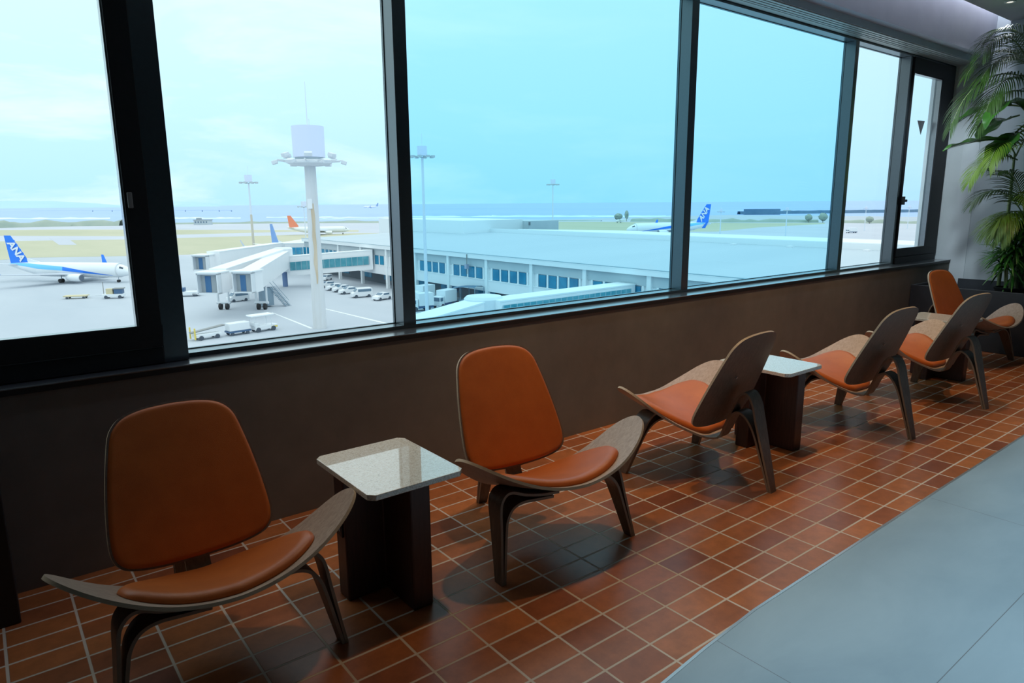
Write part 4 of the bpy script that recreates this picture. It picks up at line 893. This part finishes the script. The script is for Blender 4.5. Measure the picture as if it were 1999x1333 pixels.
for i, (px, py, van, lab, da) in enumerate(((640, 561, 0, 'white car parked farthest along the row, just right of the tall mast', .9), (655, 566, 0, 'second white car of the row under the pier, counted from the tall mast', .9), (668, 569, 0, 'third white car of the row under the pier', .9), (681, 573, 0, 'fourth white car of the row, left of the white pickup', .9), (706, 580, 1, 'white van at the near end of the row, its dark windscreen to the left', 1.0), (746, 585, 0, 'white car tucked beside the second mullion', .5))):
    q = AT(px, py); car(q, toward-da-.3, lab, van, 1.05)
q = AT(638, 547); car(q, toward-.5, 'small white van standing alone behind the row of parked cars', True, .8)
def truck(p, ang, label, L=5.2):
    root = empty('box_truck', p, ang, label, 'truck', 'box trucks by the pier')
    mb = MB(); mb.box((-L/2, -1.1, .95), (L/2-1.5, 1.1, 3.3)); mb.build('cargo_box', VW, root, bevel=.05); mb = MB(); mb.box((L/2-1.4, -1.0, .5), (L/2, 1.0, 2.3)); mb.build('cab', VW, root, bevel=.15)
    mb = MB(); mb.box((L/2-.9, -1.02, 1.4), (L/2-.1, 1.02, 2.05)); mb.box((L/2-.06, -.85, 1.4), (L/2+.02, .85, 2.1)); mb.build('window', VGL, root); mb = MB(); mb.box((-L/2, -.9, .5), (L/2-.2, .9, .95)); mb.build('chassis', VB, root); wheels(root, (-L/2+1.1, L/2-.8), .95, .45); return root
truck(AT(826, 588)+Vector((0, 0, 0)), R(195), 'white box truck behind the slim mast, nearest the second mullion', 5); truck(AT(868, 599), R(200), 'white box truck right of the slim mast, in front of the pier', 5.2); truck(AT(822, 606), R(170), 'low white truck at the foot of the slim mast', 4.4)
# dark covered ramp
q = AT(926, 592)+Vector((-3.0, 0, 0)); root = empty('covered_boarding_ramp', q, R(-86), 'dark covered boarding ramp with a curved canopy beside the third air bridge', 'boarding ramp')
prof = [(-4, .9), (-3, 2.3), (-1.4, 3.2), (1.0, 3.6), (5.5, 3.9)]; mb = MB()
mb.grid([[(x, -1.2, z) for x, z in prof], [(x, -.6, z+.25) for x, z in prof], [(x, .6, z+.25) for x, z in prof], [(x, 1.2, z) for x, z in prof]]); mb.build('canopy', mat('canopy_slate', (.10, .20, .30), .6), root, smooth=True)
mb = MB(); mb.slab([(-4, -1, .35), (5.5, -1, 1.6), (5.5, 1, 1.6), (-4, 1, .35)], .2)
for x, z in prof:
    for s in (-1.1, 1.1): mb.tube([(x, s, .5+.13*(x+4)), (x, s, z)], .06, 6)
mb.build('ramp_frame', mat('ramp_steel', (.22, .36, .46), .6), root); wheels(root, (-2.5, 4.5), .9, .4)
# ground equipment at the lower left
VANG = math.atan2(2.0, 12.2)
q = AT(512, 646); root = empty('baggage_tractor', q, VANG, 'white baggage tractor with a canopy roof, at the bottom of the second window', 'airport vehicle')
mb = MB(); mb.box((-1.5, -.8, .35), (2.2, .8, 1.0)); mb.box((-1.6, -.75, 1.0), (-.9, .75, 1.5)); mb.build('body', VW, root, bevel=.06); mb = MB(); mb.box((-2.0, -1.0, 2.5), (1.7, 1.0, 2.7)); mb.build('canopy', FASC, root, bevel=.04)
mb = MB()
for x in (-1.6, 1.2):
    for s in (-.8, .8): mb.tube([(x, s, .9), (x, s, 2.5)], .06, 6)
mb.build('post', OFFW, root); mb = MB(); mb.box((1.2, -.82, .5), (2.22, .82, .75)); mb.build('bumper', YEL, root); wheels(root, (-1.0, 1.5), .8, .38)
for k, (px, py, lab) in enumerate(((465, 652.5, 'white covered baggage cart hitched behind the canopy tractor'),)):
    q = AT(px, py); root = empty('baggage_cart', q, VANG, lab, 'cart'); mb = MB(); mb.box((-1.7, -.85, .45), (1.7, .85, .7)); mb.build('deck', BEI if k else VB, root)
    mb = MB(); mb.box((-1.6, -.8, .7), (1.6, .8, 1.9 if not k else 1.2)); mb.build('cover', VW, root, bevel=.08); wheels(root, (-1.2, 1.2), .75, .26)
q = AT(405, 661); root = empty('belt_loader', q, VANG, 'belt loader with yellow corner posts, lowest left behind the second window', 'airport vehicle')
mb = MB(); mb.box((-1.9, -.8, .4), (1.9, .8, .9)); mb.build('body', VW, root, bevel=.06); mb = MB(); mb.slab([(-2.4, -.45, 1.1), (2.6, -.45, 1.7), (2.6, .45, 1.7), (-2.4, .45, 1.1)], .15); mb.build('belt', GREYPL, root)
mb = MB(); mb.tube([(-2.1, -.85, .2), (-2.1, -.85, 1.9)], .12, 8); mb.tube([(-2.1, .85, .2), (-2.1, .85, 1.9)], .12, 8); mb.build('corner_post', YEL, root); wheels(root, (-1.2, 1.2), .8, .34)
# by the parked airliner
q = AT(224, 582); root = empty('tow_tractor', q, R(-25), 'small tow tractor with a dark blue cab in front of the parked airliner', 'airport vehicle')
mb = MB(); mb.box((-2.2, -.9, .35), (2.0, .9, 1.0)); mb.build('body', VW, root, bevel=.06); mb = MB(); mb.box((.2, -.8, 1.0), (1.8, .8, 2.0)); mb.build('cab', VB, root, bevel=.08); mb = MB(); mb.box((0, -.9, 2.0), (2.0, .9, 2.2)); mb.build('cab_roof', GREYPL, root); mb = MB(); mb.box((-1.4, -.6, 1.0), (-.1, .6, 2.1)); mb.build('load', BEI, root); mb = MB(); mb.tube([(-2.0, 0, 1.0), (-2.0, 0, 3.6)], .07, 6); mb.build('mast', GREYPL, root); wheels(root, (-1.4, 1.3), .85, .36)
q = AT(150, 582.5); root = empty('flatbed_trailer', q, R(-25), 'low beige flatbed trailer towed in front of the parked airliner', 'trailer')
mb = MB(); mb.box((-2.3, -.9, .45), (2.2, .9, .7)); mb.build('deck', BEI, root); mb = MB(); mb.tube([(2.2, 0, .5), (7.2, 0, .5)], .09, 6); mb.build('tow_bar', OFFW, root); wheels(root, (-1.6, 1.6), .8, .25)
q = AT(368, 578); root = empty('pushback_tug', q, R(-25), 'grey and white pushback tug beside the wide dark mullion', 'airport vehicle')
mb = MB(); mb.box((-2.6, -1.1, .35), (2.4, 1.1, 1.1)); mb.build('body', VW, root, bevel=.08); mb = MB(); mb.box((-2.0, -1.0, 1.1), (-.6, 1.0, 1.9)); mb.build('cab', VB, root, bevel=.08); wheels(root, (-1.6, 1.5), 1.0, .45)
q = AT(465, 588); car(q, R(190), 'white car with dark rear window parked under the air bridge cabs', True, 1.0)
q = AT(1662, 455); truck(q, R(150), 'small white truck alone on the taxiway in the narrow fifth pane', 6.5)
q = AT(1212, 434.5); root = empty('light_aircraft', q, R(150), 'tiny white light aircraft at the nose of the taxiing airliner', 'airplane')
mb = MB(); mb.tube([(5, 0, 1.6), (4, 0, 1.9), (1, 0, 2.0), (-5, 0, 2.2)], [.3, .9, 1.0, .25], 12); mb.build('fuselage', JETW, root, smooth=True); mb = MB(); mb.cbox((1, 0, 2.9), (1.8, 13, .2)); mb.build('wing', JETW, root); mb = MB(); mb.slab([(-3.6, -.08, 2.2), (-5.2, -.08, 2.2), (-5.4, -.08, 4.2), (-4.6, -.08, 4.2)], .16); mb.build('tail_fin', JETW, root); wheels(root, (3.6, .2), .9, .35)

# ------------------------------------------------------------------ world and lights
w = bpy.data.worlds.new('sky'); sc.world = w; w.use_nodes = True; nt = w.node_tree; nt.nodes.clear(); L = nt.links
def wn(t, **k):
    n = nt.nodes.new(t)
    for kk, v in k.items():
        if kk in n.inputs: n.inputs[kk].default_value = v
        else: setattr(n, kk, v)
    return n
tc = wn('ShaderNodeTexCoord'); sp = wn('ShaderNodeSeparateXYZ'); L.new(tc.outputs['Generated'], sp.inputs[0])
el = wn('ShaderNodeValToRGB'); L.new(sp.outputs[2], el.inputs[0])
e = el.color_ramp.elements; e[0].position = 0.0; e[0].color = (.44, .76, .97, 1); e[1].position = .30; e[1].color = (.66, .90, .97, 1)
for ps, cc in ((.5, (1.0, 1.2, 1.27, 1)), (1.0, (1.35, 1.55, 1.6, 1))): x = e.new(ps); x.color = cc
x = e.new(.12); x.color = (.54, .84, .98, 1)
mp = wn('ShaderNodeMapping'); mp.inputs['Scale'].default_value = (1.6, 1.6, 7.0); L.new(tc.outputs['Generated'], mp.inputs[0])
nz = wn('ShaderNodeTexNoise', Scale=1.7, Detail=7., Roughness=.6, Distortion=.3); L.new(mp.outputs[0], nz.inputs['Vector'])
cr = wn('ShaderNodeValToRGB'); L.new(nz.outputs['Fac'], cr.inputs[0]); cr.color_ramp.elements[0].position = .46; cr.color_ramp.elements[1].position = .70; cr.color_ramp.elements[0].color = (0, 0, 0, 1); cr.color_ramp.elements[1].color = (1, 1, 1, 1)
az = wn('ShaderNodeMapRange'); L.new(sp.outputs[0], az.inputs[0]); az.inputs[1].default_value = .05; az.inputs[2].default_value = .85; az.inputs[3].default_value = 1; az.inputs[4].default_value = .12
mm = wn('ShaderNodeMath', operation='MULTIPLY'); L.new(cr.outputs[0], mm.inputs[0]); L.new(az.outputs[0], mm.inputs[1])
mx = wn('ShaderNodeMixRGB'); L.new(mm.outputs[0], mx.inputs[0]); L.new(el.outputs[0], mx.inputs[1]); mx.inputs[2].default_value = (.84, .98, 1.0, 1)
bri = wn('ShaderNodeMixRGB'); L.new(az.outputs[0], bri.inputs[0]); bri.inputs[1].default_value = (.97, .97, 1.0, 1); bri.inputs[2].default_value = (1.06, 1.02, 1., 1)
mu = wn('ShaderNodeMixRGB', blend_type='MULTIPLY'); mu.inputs[0].default_value = 1; L.new(mx.outputs[0], mu.inputs[1]); L.new(bri.outputs[0], mu.inputs[2])
bg = wn('ShaderNodeBackground', Strength=1.22); L.new(mu.outputs[0], bg.inputs[0]); ow = wn('ShaderNodeOutputWorld'); L.new(bg.outputs[0], ow.inputs[0])

def portal(x0, x1, z0, z1):
    l = bpy.data.lights.new('window_portal', 'AREA'); l.shape = 'RECTANGLE'; l.size = x1-x0; l.size_y = z1-z0; l.cycles.is_portal = True
    o = bpy.data.objects.new('window_portal', l); COL.objects.link(o); o.location = ((x0+x1)/2, .32, (z0+z1)/2); o.rotation_euler = (R(-90), 0, 0)
for a, b in ((-.9, 1.75), (1.75, 3.99), (3.99, 6.2), (6.2, 8.3)): portal(a, b, .79, 2.76)
WARM = (1.0, .66, .36)
def spot(x, y, P, z=3.10, ang=66, tgt=None, col=WARM, soft=.05):
    l = bpy.data.lights.new('downlight_or_fill_spot', 'SPOT'); l.energy = P; l.color = col; l.spot_size = R(ang); l.spot_blend = .7; l.shadow_soft_size = soft
    o = bpy.data.objects.new('downlight_or_fill_spot', l); COL.objects.link(o); o.location = (x, y, z); t = Vector(tgt or (x, y, 0))
    o.rotation_euler = (t-o.location).to_track_quat('-Z', 'Y').to_euler()
for x, P in ((1.82, 60), (2.85, 82), (4.1, 82), (5.4, 80), (6.5, 42)): spot(x, -.75, P)
for x in (1.5, 2.5, 3.5, 4.5, 5.5, 6.5, 7.5): spot(x, -2.95, 150, ang=58, col=(.76, .91, 1.0), soft=.10)  # unseen cool fill spots added over the walkway to brighten the grey floor
l = bpy.data.lights.new('cove_lamp', 'AREA'); l.shape = 'RECTANGLE'; l.size = 8.2; l.size_y = .05; l.energy = 40; l.color = (.80, .84, 1.0)
o = bpy.data.objects.new('cove_lamp', l); COL.objects.link(o); o.location = (4.3, -.22, 3.42)

l = bpy.data.lights.new('planter_downlight', 'SPOT'); l.energy = 14; l.color = (.86, .93, 1.0); l.spot_size = R(110); l.spot_blend = .6; l.shadow_soft_size = .06
o = bpy.data.objects.new('planter_downlight', l); COL.objects.link(o); o.location = dl.location+Vector((0, 0, -.02))
spot(5.7, -.55, 190, ang=34, tgt=(8.40, -.10, 1.45), col=(.80, .92, 1.0), soft=.08)  # unseen fill spot added to brighten the end wall and window reveal
sc.cycles.use_denoising = True
vs = sc.view_settings; sc.display_settings.display_device = 'sRGB'; vs.view_transform = 'Standard'; vs.look = 'None'; vs.gamma = 1; vs.use_curve_mapping = False; vs.exposure = 0.0
sc.cycles.max_bounces = 10; sc.cycles.transparent_max_bounces = 16; sc.cycles.caustics_reflective = False; sc.cycles.caustics_refractive = False; sc.cycles.sample_clamp_indirect = 4
